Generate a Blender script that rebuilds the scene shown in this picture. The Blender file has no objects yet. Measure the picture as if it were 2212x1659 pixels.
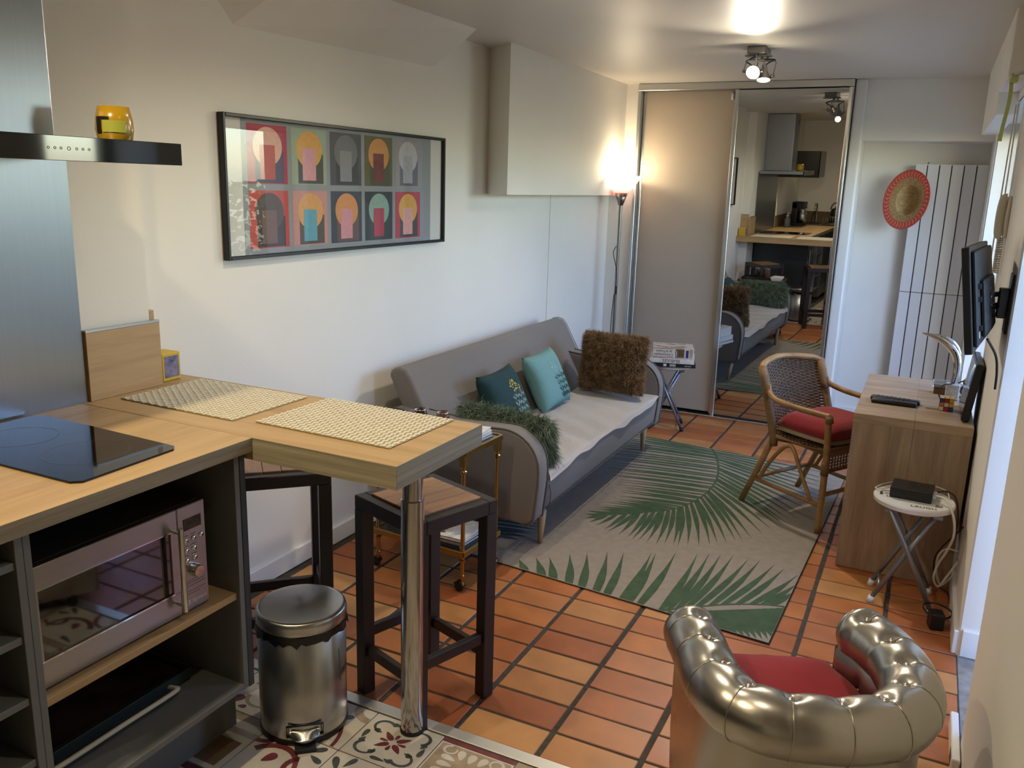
import bpy, bmesh, math, random
from mathutils import Vector, Matrix, Euler
random.seed(7)
R = math.radians
PI = math.pi
SC = bpy.context.scene
COL = SC.collection

# ------------------------------------------------------------------ camera
cam_d = bpy.data.cameras.new('camera')
cam_d.sensor_fit = 'HORIZONTAL'; cam_d.sensor_width = 36.0
cam_d.lens = 36.0 * 1825.12 / 2212.0
cam_d.clip_start = 0.02; cam_d.clip_end = 100
cam = bpy.data.objects.new('camera', cam_d); COL.objects.link(cam)
_y, _p, _r = R(25.8515), R(13.2556), R(1.7228)
_f = Vector((-math.sin(_y)*math.cos(_p), math.cos(_y)*math.cos(_p), -math.sin(_p)))
_r0 = Vector((math.cos(_y), math.sin(_y), 0)); _u0 = _r0.cross(_f)
_rr = _r0*math.cos(_r) + _u0*math.sin(_r); _uu = -_r0*math.sin(_r) + _u0*math.cos(_r)
cam.matrix_world = Matrix(((_rr.x, _uu.x, -_f.x, 0), (_rr.y, _uu.y, -_f.y, 0), (_rr.z, _uu.z, -_f.z, 1.6), (0, 0, 0, 1)))
SC.camera = cam

# ------------------------------------------------------------------ world, exposure
w = bpy.data.worlds.new('daylight'); SC.world = w; w.use_nodes = True
nt = w.node_tree; bg = nt.nodes['Background']
sky = nt.nodes.new('ShaderNodeTexSky'); sky.sky_type = 'NISHITA'; sky.sun_disc = False
sky.sun_elevation = R(38); sky.sun_rotation = R(200); sky.air_density = 1.0; sky.dust_density = 1.2
hs_ = nt.nodes.new('ShaderNodeHueSaturation'); hs_.inputs['Saturation'].default_value = 1.2; hs_.inputs['Hue'].default_value = .516
nt.links.new(sky.outputs['Color'], hs_.inputs['Color']); nt.links.new(hs_.outputs['Color'], bg.inputs['Color'])
bg.inputs['Strength'].default_value = 3.3
SC.view_settings.view_transform = 'Standard'; SC.view_settings.look = 'None'
SC.view_settings.gamma = 1.0; SC.view_settings.use_curve_mapping = False
SC.view_settings.exposure = 0.0
SC.cycles.max_bounces = 10; SC.cycles.diffuse_bounces = 5; SC.cycles.glossy_bounces = 5
SC.cycles.transmission_bounces = 8; SC.cycles.transparent_max_bounces = 16
SC.cycles.sample_clamp_indirect = 6.0
SC.cycles.caustics_reflective = False; SC.cycles.caustics_refractive = False

def lamp(name, kind, loc, power, color, size=0.05, to=None, angle=None, blend=0.5):
    d = bpy.data.lights.new(name, kind); d.energy = power; d.color = color
    if kind == 'AREA': d.size = size
    else: d.shadow_soft_size = size
    if kind == 'SPOT': d.spot_size = R(angle); d.spot_blend = blend
    o = bpy.data.objects.new(name, d); COL.objects.link(o); o.location = loc
    if to is not None:
        o.rotation_euler = (Vector(to) - Vector(loc)).to_track_quat('-Z', 'Y').to_euler()
    return o
def portal(name, loc, sx, sz):
    d = bpy.data.lights.new(name, 'AREA'); d.shape = 'RECTANGLE'; d.size = sx; d.size_y = sz
    d.cycles.is_portal = True
    o = bpy.data.objects.new(name, d); COL.objects.link(o); o.location = loc
    o.rotation_euler = (R(90), 0, R(90))   # faces -X, into the room
    return o
WARM = (1.0, 0.88, 0.68)
# kitchen ceiling spots (recessed), one over the peninsula, ones over the kitchen floor
for i, (x, y, e) in enumerate([(-1.45, 0.80, 68), (-1.35, 2.35, 32), (-0.55, 1.35, 15), (-1.5, -0.15, 4)]):
    lamp('kitchen_spot_light', 'SPOT', (x, y, 2.285), e*1.0, (1.0, .80, .50) if i == 0 else WARM, 0.03, (x, y, 0), 150, 0.9)
portal('door_portal', (0.62, 2.9, 1.05), 0.7, 2.0)
portal('window_portal', (0.55, 4.95, 1.1), 1.7, 1.9)

# ------------------------------------------------------------------ helpers
def lin(h):
    if isinstance(h, str):
        h = h.lstrip('#'); c = [int(h[i:i+2], 16)/255 for i in (0, 2, 4)]
    else: c = [v/255 for v in h]
    return tuple((v/12.92 if v <= .04045 else ((v+.055)/1.055)**2.4) for v in c) + (1.0,)

def mat(name, col, rough=0.5, metal=0.0, var=0.0, vscale=8.0, bump=0.0, bscale=60.0, spec=0.5, emit=None, estr=0.0, stretch=None, col2=None, aniso=0.0, coat=0.0, rvar=0.0, detail=4.0, trans=0.0, alpha=1.0, sheen=0.0):
    m = bpy.data.materials.new(name); m.use_nodes = True
    t = m.node_tree; b = t.nodes['Principled BSDF']
    c = lin(col); b.inputs['Base Color'].default_value = c
    b.inputs['Roughness'].default_value = rough; b.inputs['Metallic'].default_value = metal
    b.inputs['Specular IOR Level'].default_value = spec
    b.inputs['Coat Weight'].default_value = coat
    b.inputs['Transmission Weight'].default_value = trans
    b.inputs['Alpha'].default_value = alpha
    if sheen: b.inputs['Sheen Weight'].default_value = sheen
    if aniso: b.inputs['Anisotropic'].default_value = aniso
    if emit is not None:
        b.inputs['Emission Color'].default_value = lin(emit); b.inputs['Emission Strength'].default_value = estr
    need = var or bump or col2 or rvar
    if need:
        tc = t.nodes.new('ShaderNodeTexCoord'); mp = t.nodes.new('ShaderNodeMapping')
        t.links.new(tc.outputs['Object'], mp.inputs['Vector'])
        if stretch: mp.inputs['Scale'].default_value = stretch
    if var or col2 or rvar:
        n = t.nodes.new('ShaderNodeTexNoise'); n.inputs['Scale'].default_value = vscale; n.inputs['Detail'].default_value = detail
        t.links.new(mp.outputs['Vector'], n.inputs['Vector'])
        if var or col2:
            cr = t.nodes.new('ShaderNodeValToRGB')
            a = c if col2 else tuple(v*(1-var) for v in c[:3]) + (1,)
            d = lin(col2) if col2 else tuple(min(1, v*(1+var)) for v in c[:3]) + (1,)
            cr.color_ramp.elements[0].position = 0.32; cr.color_ramp.elements[1].position = 0.68
            cr.color_ramp.elements[0].color = a; cr.color_ramp.elements[1].color = d
            t.links.new(n.outputs['Fac'], cr.inputs['Fac']); t.links.new(cr.outputs['Color'], b.inputs['Base Color'])
        if rvar:
            mr = t.nodes.new('ShaderNodeMapRange'); mr.inputs['To Min'].default_value = max(0.02, rough-rvar); mr.inputs['To Max'].default_value = rough+rvar
            t.links.new(n.outputs['Fac'], mr.inputs['Value']); t.links.new(mr.outputs['Result'], b.inputs['Roughness'])
    if bump:
        n2 = t.nodes.new('ShaderNodeTexNoise'); n2.inputs['Scale'].default_value = bscale; n2.inputs['Detail'].default_value = 3
        t.links.new(mp.outputs['Vector'], n2.inputs['Vector'])
        bp = t.nodes.new('ShaderNodeBump'); bp.inputs['Strength'].default_value = bump; bp.inputs['Distance'].default_value = 0.01
        t.links.new(n2.outputs['Fac'], bp.inputs['Height']); t.links.new(bp.outputs['Normal'], b.inputs['Normal'])
    return m

def wood(name, c1, c2, axis='x', rough=0.45, scale=3.0, grain=26.0, rnd=0.0, coat=0.0):
    s = {'x': (scale, grain, grain), 'y': (grain, scale, grain), 'z': (grain, grain, scale)}[axis]
    m = bpy.data.materials.new(name); m.use_nodes = True
    t = m.node_tree; b = t.nodes['Principled BSDF']; L = t.links
    tc = t.nodes.new('ShaderNodeTexCoord'); mp = t.nodes.new('ShaderNodeMapping'); mp.inputs['Scale'].default_value = s
    L.new(tc.outputs['Object'], mp.inputs['Vector'])
    n = t.nodes.new('ShaderNodeTexNoise'); n.inputs['Scale'].default_value = 1.0; n.inputs['Detail'].default_value = 6; n.inputs['Distortion'].default_value = 0.6
    L.new(mp.outputs['Vector'], n.inputs['Vector'])
    n2 = t.nodes.new('ShaderNodeTexNoise'); n2.inputs['Scale'].default_value = 6.0; n2.inputs['Detail'].default_value = 4
    L.new(mp.outputs['Vector'], n2.inputs['Vector'])
    mx = t.nodes.new('ShaderNodeMath'); mx.operation = 'MULTIPLY_ADD'; mx.inputs[1].default_value = 0.4
    L.new(n2.outputs['Fac'], mx.inputs[0]); L.new(n.outputs['Fac'], mx.inputs[2])
    cr = t.nodes.new('ShaderNodeValToRGB'); cr.color_ramp.elements[0].position = 0.45; cr.color_ramp.elements[1].position = 0.95
    cr.color_ramp.elements[0].color = lin(c1); cr.color_ramp.elements[1].color = lin(c2)
    L.new(mx.outputs[0], cr.inputs['Fac'])
    src = cr.outputs['Color']
    if rnd:
        oi = t.nodes.new('ShaderNodeObjectInfo'); hs = t.nodes.new('ShaderNodeHueSaturation')
        mr = t.nodes.new('ShaderNodeMapRange'); mr.inputs['To Min'].default_value = 1-rnd; mr.inputs['To Max'].default_value = 1+rnd
        L.new(oi.outputs['Random'], mr.inputs['Value']); L.new(mr.outputs['Result'], hs.inputs['Value']); L.new(src, hs.inputs['Color']); src = hs.outputs['Color']
    L.new(src, b.inputs['Base Color']); b.inputs['Roughness'].default_value = rough; b.inputs['Coat Weight'].default_value = coat
    bp = t.nodes.new('ShaderNodeBump'); bp.inputs['Strength'].default_value = 0.12; bp.inputs['Distance'].default_value = 0.004
    L.new(mx.outputs[0], bp.inputs['Height']); L.new(bp.outputs['Normal'], b.inputs['Normal'])
    return m

def rootmat(p):
    m = Matrix.Identity(4)
    while p is not None:
        m = Matrix.LocRotScale(p.location, p.rotation_euler, p.scale) @ m; p = p.parent
    return m

class MB:
    """collects shapes (world coordinates unless built local) into one mesh"""
    def __init__(s): s.bm = bmesh.new(); s.mats = []; s.mi = 0
    def use(s, m):
        if m not in s.mats: s.mats.append(m)
        s.mi = s.mats.index(m); return s
    def _tag(s, fs):
        for f in fs: f.material_index = s.mi
    def box(s, x0, x1, y0, y1, z0, z1, bev=0.0, seg=2, M=None):
        b = bmesh.new() if bev else s.bm
        vs = [b.verts.new(c) for c in ((x0,y0,z0),(x1,y0,z0),(x1,y1,z0),(x0,y1,z0),(x0,y0,z1),(x1,y0,z1),(x1,y1,z1),(x0,y1,z1))]
        fs = [b.faces.new([vs[i] for i in q]) for q in ((3,2,1,0),(4,5,6,7),(0,1,5,4),(1,2,6,5),(2,3,7,6),(3,0,4,7))]
        if bev:
            bmesh.ops.bevel(b, geom=b.edges[:], offset=bev, segments=seg, affect='EDGES', profile=0.5)
            s._merge(b, M)
        else:
            if M is not None: bmesh.ops.transform(b, matrix=M, verts=vs)
            s._tag(fs)
        return s
    def _merge(s, b, M=None):
        if M is not None: bmesh.ops.transform(b, matrix=M, verts=b.verts)
        b.verts.ensure_lookup_table(); mp = [s.bm.verts.new(v.co) for v in b.verts]
        b.verts.index_update()
        for f in b.faces:
            try:
                nf = s.bm.faces.new([mp[v.index] for v in f.verts]); nf.material_index = s.mi
            except ValueError: pass
        b.free()
    def cbox(s, c, h, M=None, bev=0.0, seg=2):
        """box of half sizes h turned by M (3x3 or 4x4) about its centre c"""
        T = Matrix.Translation(c) @ (M.to_4x4() if M is not None else Matrix.Identity(4))
        return s.box(-h[0], h[0], -h[1], h[1], -h[2], h[2], bev, seg, T)
    def poly(s, pts):
        vs = [s.bm.verts.new(p) for p in pts]
        f = s.bm.faces.new(vs); f.material_index = s.mi; return s
    def prism(s, pts, d, bev=0.0, seg=2):
        """closed 3D polygon pts extruded by vector d"""
        b = bmesh.new(); d = Vector(d)
        a = [b.verts.new(p) for p in pts]; c = [b.verts.new(Vector(p)+d) for p in pts]
        n = len(pts); b.faces.new(a); b.faces.new(c[::-1])
        for i in range(n): b.faces.new((a[(i+1) % n], a[i], c[i], c[(i+1) % n]))
        bmesh.ops.recalc_face_normals(b, faces=b.faces)
        if bev:
            es = [e for e in b.edges if len(e.link_faces) == 2 and e.calc_face_angle(0) > 0.6]
            bmesh.ops.bevel(b, geom=es, offset=bev, segments=seg, affect='EDGES', profile=0.5)
        s._merge(b); return s
    def tube(s, pts, r, seg=8, caps=True, closed=False, flat=None):
        pts = [Vector(p) for p in pts]; n = len(pts)
        rs = r if isinstance(r, (list, tuple)) else [r]*n
        prev = None; rings = []
        for i, p in enumerate(pts):
            if closed: t = pts[(i+1) % n] - pts[i-1]
            else: t = pts[min(i+1, n-1)] - pts[max(i-1, 0)]
            t.normalize()
            if prev is None:
                a = Vector((0, 0, 1)) if abs(t.z) < 0.9 else Vector((1, 0, 0))
                u = t.cross(a).normalized()
            else: u = (prev - t*prev.dot(t)).normalized()
            prev = u; v = t.cross(u)
            ring = []
            for k in range(seg):
                an = 2*PI*k/seg
                ru, rv = (rs[i]*(flat[0] if flat else 1), rs[i]*(flat[1] if flat else 1))
                ring.append(s.bm.verts.new(p + u*math.cos(an)*ru + v*math.sin(an)*rv))
            rings.append(ring)
        m = n if closed else n-1
        for i in range(m):
            A, B = rings[i], rings[(i+1) % n]
            for k in range(seg):
                f = s.bm.faces.new((A[k], A[(k+1) % seg], B[(k+1) % seg], B[k])); f.material_index = s.mi; f.smooth = True
        if caps and not closed:
            f = s.bm.faces.new(rings[0][::-1]); f.material_index = s.mi
            f = s.bm.faces.new(rings[-1]); f.material_index = s.mi
        return s
    def lathe(s, prof, o=(0,0,0), seg=24, M=None, smooth=True):
        """profile of (radius, height) turned about z at o; radius 0 closes"""
        T = Matrix.Translation(o) @ (M.to_4x4() if M is not None else Matrix.Identity(4))
        rings = []
        for r, z in prof:
            if r < 1e-6: rings.append([s.bm.verts.new(T @ Vector((0, 0, z)))])
            else: rings.append([s.bm.verts.new(T @ Vector((r*math.cos(2*PI*k/seg), r*math.sin(2*PI*k/seg), z))) for k in range(seg)])
        for A, B in zip(rings, rings[1:]):
            for k in range(seg):
                q = [A[k % len(A)], A[(k+1) % len(A)], B[(k+1) % len(B)], B[k % len(B)]]
                q2 = []
                for v in q:
                    if v not in q2: q2.append(v)
                if len(q2) > 2:
                    f = s.bm.faces.new(q2); f.material_index = s.mi; f.smooth = smooth
        return s
    def grid(s, fn, nu, nv, smooth=True, closed_u=False):
        """surface fn(u,v) -> point, u,v in 0..1"""
        V = [[s.bm.verts.new(fn(i/nu, j/nv)) for j in range(nv+1)] for i in range(nu if closed_u else nu+1)]
        for i in range(nu):
            for j in range(nv):
                a, b = V[i], V[(i+1) % len(V)]
                f = s.bm.faces.new((a[j], b[j], b[j+1], a[j+1])); f.material_index = s.mi; f.smooth = smooth
        return s
    def build(s, name, m=None, parent=None, local=False, smooth=False, kind=None, auto=None, normals=True):
        if parent is not None and not local:
            bmesh.ops.transform(s.bm, matrix=rootmat(parent).inverted(), verts=s.bm.verts)
        if normals: bmesh.ops.recalc_face_normals(s.bm, faces=s.bm.faces)
        me = bpy.data.meshes.new(name); s.bm.to_mesh(me); s.bm.free()
        if m is not None and not s.mats: me.materials.append(m)
        for x in s.mats: me.materials.append(x)
        if smooth: me.polygons.foreach_set('use_smooth', [True]*len(me.polygons))
        if auto: me.set_sharp_from_angle(angle=R(auto))
        o = bpy.data.objects.new(name, me); COL.objects.link(o)
        if parent is not None: o.parent = parent
        if kind: o['kind'] = kind
        return o

def thing(name, label, cat, loc=(0,0,0), rz=0.0, group=None):
    o = bpy.data.objects.new(name, None); COL.objects.link(o); o.empty_display_size = 0.05
    o.location = loc; o.rotation_euler = (0, 0, rz); o['label'] = label; o['category'] = cat
    if group: o['group'] = group
    return o
def tag(o, label, cat, group=None):
    o['label'] = label; o['category'] = cat
    if group: o['group'] = group
    return o
def struct(o, label=None):
    o['kind'] = 'structure'
    if label: o['label'] = label
    return o
def copy_tree(o, parent=None):
    c = o.copy(); COL.objects.link(c)
    if parent is not None: c.parent = parent
    for ch in list(o.children): copy_tree(ch, c)
    return c
def shade(o, ang=40):
    me = o.data; me.polygons.foreach_set('use_smooth', [True]*len(me.polygons)); me.set_sharp_from_angle(angle=R(ang)); return o
def lerp(a, b, t): return a + (b-a)*t
def spline(pts, n):
    """Catmull-Rom through pts, n points per span"""
    P = [Vector(p) for p in pts]; out = []
    for i in range(len(P)-1):
        p0 = P[i-1] if i else P[i]*2-P[i+1]; p1, p2 = P[i], P[i+1]; p3 = P[i+2] if i+2 < len(P) else P[i+1]*2-P[i]
        for k in range(n):
            t = k/n
            out.append(0.5*((2*p1)+(p2-p0)*t+(2*p0-5*p1+4*p2-p3)*t*t+(3*p1-p0-3*p2+p3)*t**3))
    out.append(P[-1]); return out
def text_mb(body, size, M, m, name, parent, depth=0.0004, align='CENTER', kind=None):
    """writing as real thin letters, placed by matrix M"""
    cu = bpy.data.curves.new(name, 'FONT'); cu.body = body; cu.size = size; cu.align_x = align; cu.align_y = 'CENTER'; cu.extrude = depth; cu.resolution_u = 3
    tmp = bpy.data.objects.new(name, cu); COL.objects.link(tmp)
    dg = bpy.context.evaluated_depsgraph_get()
    me = bpy.data.meshes.new_from_object(tmp.evaluated_get(dg)); bpy.data.objects.remove(tmp); bpy.data.curves.remove(cu)
    T = (rootmat(parent).inverted() if parent is not None else Matrix.Identity(4)) @ M
    me.transform(T); me.materials.clear(); me.materials.append(m)
    o = bpy.data.objects.new(name, me); COL.objects.link(o)
    if parent is not None: o.parent = parent
    return o
def frame3(ex, ey, o):
    """matrix with x axis ex, y axis ey, origin o"""
    ex = Vector(ex).normalized(); ey = Vector(ey); ey = (ey - ex*ey.dot(ex)).normalized(); ez = ex.cross(ey)
    return Matrix(((ex.x, ey.x, ez.x, o[0]), (ex.y, ey.y, ez.y, o[1]), (ex.z, ey.z, ez.z, o[2]), (0, 0, 0, 1)))
def fur(name, parent, samples, length, width, m, droop=0.3, jitter=0.5, seed=1, segs=2):
    """hair blades: samples = [(point, normal, tangent-ish comb)]"""
    rg = random.Random(seed); V = []; F = []
    ctr = sum((q[0] for q in samples), Vector())/len(samples); zax = rootmat(parent).to_3x3() @ Vector((0, 0, 1))
    for p, n, c in samples:
        if (p-ctr).dot(zax)*n.dot(zax) < 0: n = -n
        d = (n*(1-droop*0.5) + c*droop + Vector((rg.gauss(0,1), rg.gauss(0,1), rg.gauss(0,1)))*jitter*0.5).normalized()
        L = length*rg.uniform(0.55, 1.15); sd = d.cross(Vector((rg.gauss(0,1), rg.gauss(0,1), rg.gauss(0,1)))).normalized()*width*0.5
        pts = [p]
        q = p.copy(); dd = d.copy()
        for k in range(segs):
            q = q + dd*(L/segs); dd = (dd + c*droop*0.6 + Vector((0, 0, -0.35*droop))).normalized(); pts.append(q.copy())
        b = len(V)
        for k, q in enumerate(pts[:-1]):
            f = 1 - 0.6*k/segs; V.append(q - sd*f); V.append(q + sd*f)
        V.append(pts[-1])
        for k in range(segs-1): F.append((b+2*k, b+2*k+1, b+2*k+3, b+2*k+2))
        F.append((b+2*(segs-1), b+2*(segs-1)+1, b+2*segs))
    inv = rootmat(parent).inverted()
    me = bpy.data.meshes.new(name); me.from_pydata([inv @ v for v in V], [], F); me.materials.append(m)
    me.polygons.foreach_set('use_smooth', [True]*len(me.polygons))
    o = bpy.data.objects.new(name, me); COL.objects.link(o); o.parent = parent; o['kind'] = 'stuff'
    return o
# ------------------------------------------------------------------ materials
def terracotta():
    m = bpy.data.materials.new('terracotta'); m.use_nodes = True; t = m.node_tree; b = t.nodes['Principled BSDF']; L = t.links
    oi = t.nodes.new('ShaderNodeObjectInfo'); cr = t.nodes.new('ShaderNodeValToRGB'); cr.color_ramp.interpolation = 'LINEAR'
    stops = [(0, '#a2582e'), (.2, '#ab6235'), (.4, '#b46f3a'), (.6, '#ae6842'), (.8, '#b97b45'), (1, '#c08c56')]
    e = cr.color_ramp.elements
    e[0].position = 0; e[0].color = lin(stops[0][1]); e[1].position = 1; e[1].color = lin(stops[-1][1])
    for p, c in stops[1:-1]: k = e.new(p); k.color = lin(c)
    L.new(oi.outputs['Random'], cr.inputs['Fac'])
    tc = t.nodes.new('ShaderNodeTexCoord'); n = t.nodes.new('ShaderNodeTexNoise'); n.inputs['Scale'].default_value = 7; n.inputs['Detail'].default_value = 5
    ad = t.nodes.new('ShaderNodeVectorMath'); ad.operation = 'ADD'
    cb = t.nodes.new('ShaderNodeCombineXYZ'); ml = t.nodes.new('ShaderNodeMath'); ml.operation = 'MULTIPLY'; ml.inputs[1].default_value = 37
    L.new(oi.outputs['Random'], ml.inputs[0]); L.new(ml.outputs[0], cb.inputs[0]); L.new(ml.outputs[0], cb.inputs[1])
    L.new(tc.outputs['Object'], ad.inputs[0]); L.new(cb.outputs[0], ad.inputs[1]); L.new(ad.outputs[0], n.inputs['Vector'])
    mr = t.nodes.new('ShaderNodeMapRange'); mr.inputs['From Min'].default_value = .25; mr.inputs['From Max'].default_value = .75
    mr.inputs['To Min'].default_value = .78; mr.inputs['To Max'].default_value = 1.18
    L.new(n.outputs['Fac'], mr.inputs['Value'])
    hs = t.nodes.new('ShaderNodeHueSaturation'); L.new(mr.outputs['Result'], hs.inputs['Value']); L.new(cr.outputs['Color'], hs.inputs['Color'])
    L.new(hs.outputs['Color'], b.inputs['Base Color'])
    r2 = t.nodes.new('ShaderNodeMapRange'); r2.inputs['To Min'].default_value = .30; r2.inputs['To Max'].default_value = .52
    L.new(n.outputs['Fac'], r2.inputs['Value']); L.new(r2.outputs['Result'], b.inputs['Roughness'])
    bp = t.nodes.new('ShaderNodeBump'); bp.inputs['Strength'].default_value = .18; bp.inputs['Distance'].default_value = .006
    L.new(n.outputs['Fac'], bp.inputs['Height']); L.new(bp.outputs['Normal'], b.inputs['Normal'])
    return m
def glass(name, tint='#ffffff', gloss=0.08, rough=0.0):
    m = bpy.data.materials.new(name); m.use_nodes = True; t = m.node_tree; L = t.links
    t.nodes.remove(t.nodes['Principled BSDF']); out = t.nodes['Material Output']
    tr = t.nodes.new('ShaderNodeBsdfTransparent'); tr.inputs['Color'].default_value = lin(tint)
    gl = t.nodes.new('ShaderNodeBsdfGlossy'); gl.inputs['Roughness'].default_value = rough
    lw = t.nodes.new('ShaderNodeLayerWeight'); lw.inputs['Blend'].default_value = .5
    pw = t.nodes.new('ShaderNodeMath'); pw.operation = 'POWER'; pw.inputs[1].default_value = 5
    fr = t.nodes.new('ShaderNodeMath'); fr.operation = 'MULTIPLY_ADD'; fr.inputs[1].default_value = .9; fr.inputs[2].default_value = .04
    L.new(lw.outputs['Facing'], pw.inputs[0]); L.new(pw.outputs[0], fr.inputs[0])
    mx = t.nodes.new('ShaderNodeMixShader'); L.new(fr.outputs[0], mx.inputs[0]); L.new(tr.outputs[0], mx.inputs[1]); L.new(gl.outputs[0], mx.inputs[2])
    L.new(mx.outputs[0], out.inputs['Surface'])
    return m

M_ = {}
M_['wall'] = mat('white wall paint', '#e9e6de', .75, var=.012, vscale=3, bump=.05, bscale=220)
M_['ceil'] = mat('white ceiling paint', '#d6d2c9', .45, var=.012, vscale=2, bump=.05, bscale=12)
M_['trim'] = mat('white gloss paint', '#e8e8e6', .4)
M_['mortar'] = mat('grey mortar', '#453e36', .9, var=.25, vscale=30, bump=.3, bscale=90)
M_['concrete'] = mat('bare concrete', '#8d8b86', .85, var=.22, vscale=22, bump=.4, bscale=60)
M_['terra'] = terracotta()
M_['oak'] = wood('oak worktop', '#a5865c', '#c4a67a', 'y', .42, 1.2, 16)
M_['oakx'] = wood('oak worktop across', '#a5865c', '#c4a67a', 'x', .42, 1.2, 16)
M_['oakedge'] = wood('oak worktop edge', '#7f7866', '#b3a88e', 'x', .5, 1.2, 60)
M_['oakedgey'] = wood('oak worktop edge along', '#6f6655', '#978b75', 'y', .5, 1.2, 60)
M_['grey'] = mat('grey cabinet laminate', '#6b6c6b', .45, var=.03, vscale=40)
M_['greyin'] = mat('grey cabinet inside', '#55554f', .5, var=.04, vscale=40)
M_['navy'] = mat('charcoal gable laminate', '#33373b', .35, var=.05, vscale=30)
M_['steel'] = mat('brushed steel', '#b9bab8', .28, 1.0, aniso=.6, var=.04, vscale=6, stretch=(40, 40, 1))
M_['steelh'] = mat('brushed steel sheet', '#959ba3', .33, 1.0, var=.02, vscale=3, stretch=(60, 60, 1.0), aniso=.5)
M_['chrome'] = mat('polished chrome', '#d6d6d8', .06, 1.0)
M_['alu'] = mat('satin aluminium', '#c9cac9', .32, 1.0)
M_['black'] = mat('black plastic', '#131314', .4)
M_['blackgloss'] = mat('black glass', '#07080a', .05, spec=.6)
M_['rubber'] = mat('black rubber', '#1b1a19', .7)
M_['white'] = mat('white plastic', '#e4e4e2', .4)
M_['mirror'] = mat('mirror silvering', '#bfc1c1', .0, 1.0)
M_['glass'] = glass('clear glass')
M_['darkframe'] = mat('dark blue grey frame', '#232830', .4)

# ------------------------------------------------------------------ floor
m = MB(); m.box(-2.4, .27, 1.932, 6.65, -.08, -.0035); m.box(-2.4, 1.4, -.9, 1.932, -.08, -.0035)
floor = struct(m.build('floor', M_['mortar']), 'floor of terracotta tiles with a patterned tile kitchen corner')
XJ = [-2.212, -1.935, -1.658, -1.381, -1.105, -.836, -.56, -.255, .02, .275]
YJ = [1.955, 2.085] + [2.085+.1365*k for k in range(1, 30)]
YJ = [v for v in YJ if v < 5.97] + [5.985]
rg = random.Random(3)
for i in range(len(XJ)-1):
    w_ = XJ[i+1]-XJ[i]-.017; l_ = .1365-.0095
    if i == len(XJ)-2: w_ = .235
    mb = MB(); mb.box(-w_/2, w_/2, -l_/2, l_/2, -.012, 0, .0022, 1)
    proto = mb.build('terracotta_tile', M_['terra'], None, smooth=False); me = proto.data; bpy.data.objects.remove(proto)
    for j in range(len(YJ)-1):
        h_ = YJ[j+1]-YJ[j]-.0095
        if h_ < .02: continue
        o = bpy.data.objects.new('terracotta_tile', me); COL.objects.link(o); o.parent = floor
        o.location = ((XJ[i]+XJ[i+1])/2 + rg.uniform(-.0015, .0015), (YJ[j]+YJ[j+1])/2, rg.uniform(-.0010, .0003))
        o.scale = (1, h_/l_, 1); o.rotation_euler = (rg.uniform(-.004, .004), rg.uniform(-.003, .003), rg.uniform(-.004, .004))
# kitchen floor: old-style patterned tiles
M_['tw'] = mat('tile off white', '#cfc8bb', .4, var=.10, vscale=9, bump=.05)
M_['tg'] = mat('tile grey green print', '#4b5150', .45, var=.35, vscale=30)
M_['tr'] = mat('tile burgundy print', '#6f3338', .45, var=.25, vscale=30)
M_['tb'] = mat('tile beige print', '#a4927a', .45, var=.15, vscale=25)
M_['tl'] = mat('tile light grey print', '#9c9a92', .45, var=.12, vscale=25)
M_['tn'] = mat('tile brown print', '#7c6244', .45, var=.2, vscale=25)
TS = .24
def arc_pts(cx, cy, r, a0, a1, w0, w1, n=12):
    o, i = [], []
    for k in range(n+1):
        t = k/n; a = R(lerp(a0, a1, t)); ww = lerp(w0, w1, t)
        o.append((cx+(r+ww/2)*math.cos(a), cy+(r+ww/2)*math.sin(a))); i.append((cx+(r-ww/2)*math.cos(a), cy+(r-ww/2)*math.sin(a)))
    return o, i
ZP = [.0003]
def p_arc(mb, cx, cy, r, a0, a1, w0, w1):
    o, i = arc_pts(cx, cy, r, a0, a1, w0, w1)
    for k in range(len(o)-1): mb.poly([(*o[k], ZP[0]), (*o[k+1], ZP[0]), (*i[k+1], ZP[0]), (*i[k], ZP[0])])
def p_petal(mb, cx, cy, l, w, ang):
    pts = []
    for k in range(12):
        a = 2*PI*k/12; x = l/2*math.cos(a); y = w/2*math.sin(a)*(1+.5*math.cos(a)); c, s = math.cos(R(ang)), math.sin(R(ang))
        pts.append((cx+x*c-y*s, cy+x*s+y*c, ZP[0]))
    mb.poly(pts)
def p_rect(mb, x0, x1, y0, y1): mb.poly([(x0, y0, ZP[0]), (x1, y0, ZP[0]), (x1, y1, ZP[0]), (x0, y1, ZP[0])])
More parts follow.
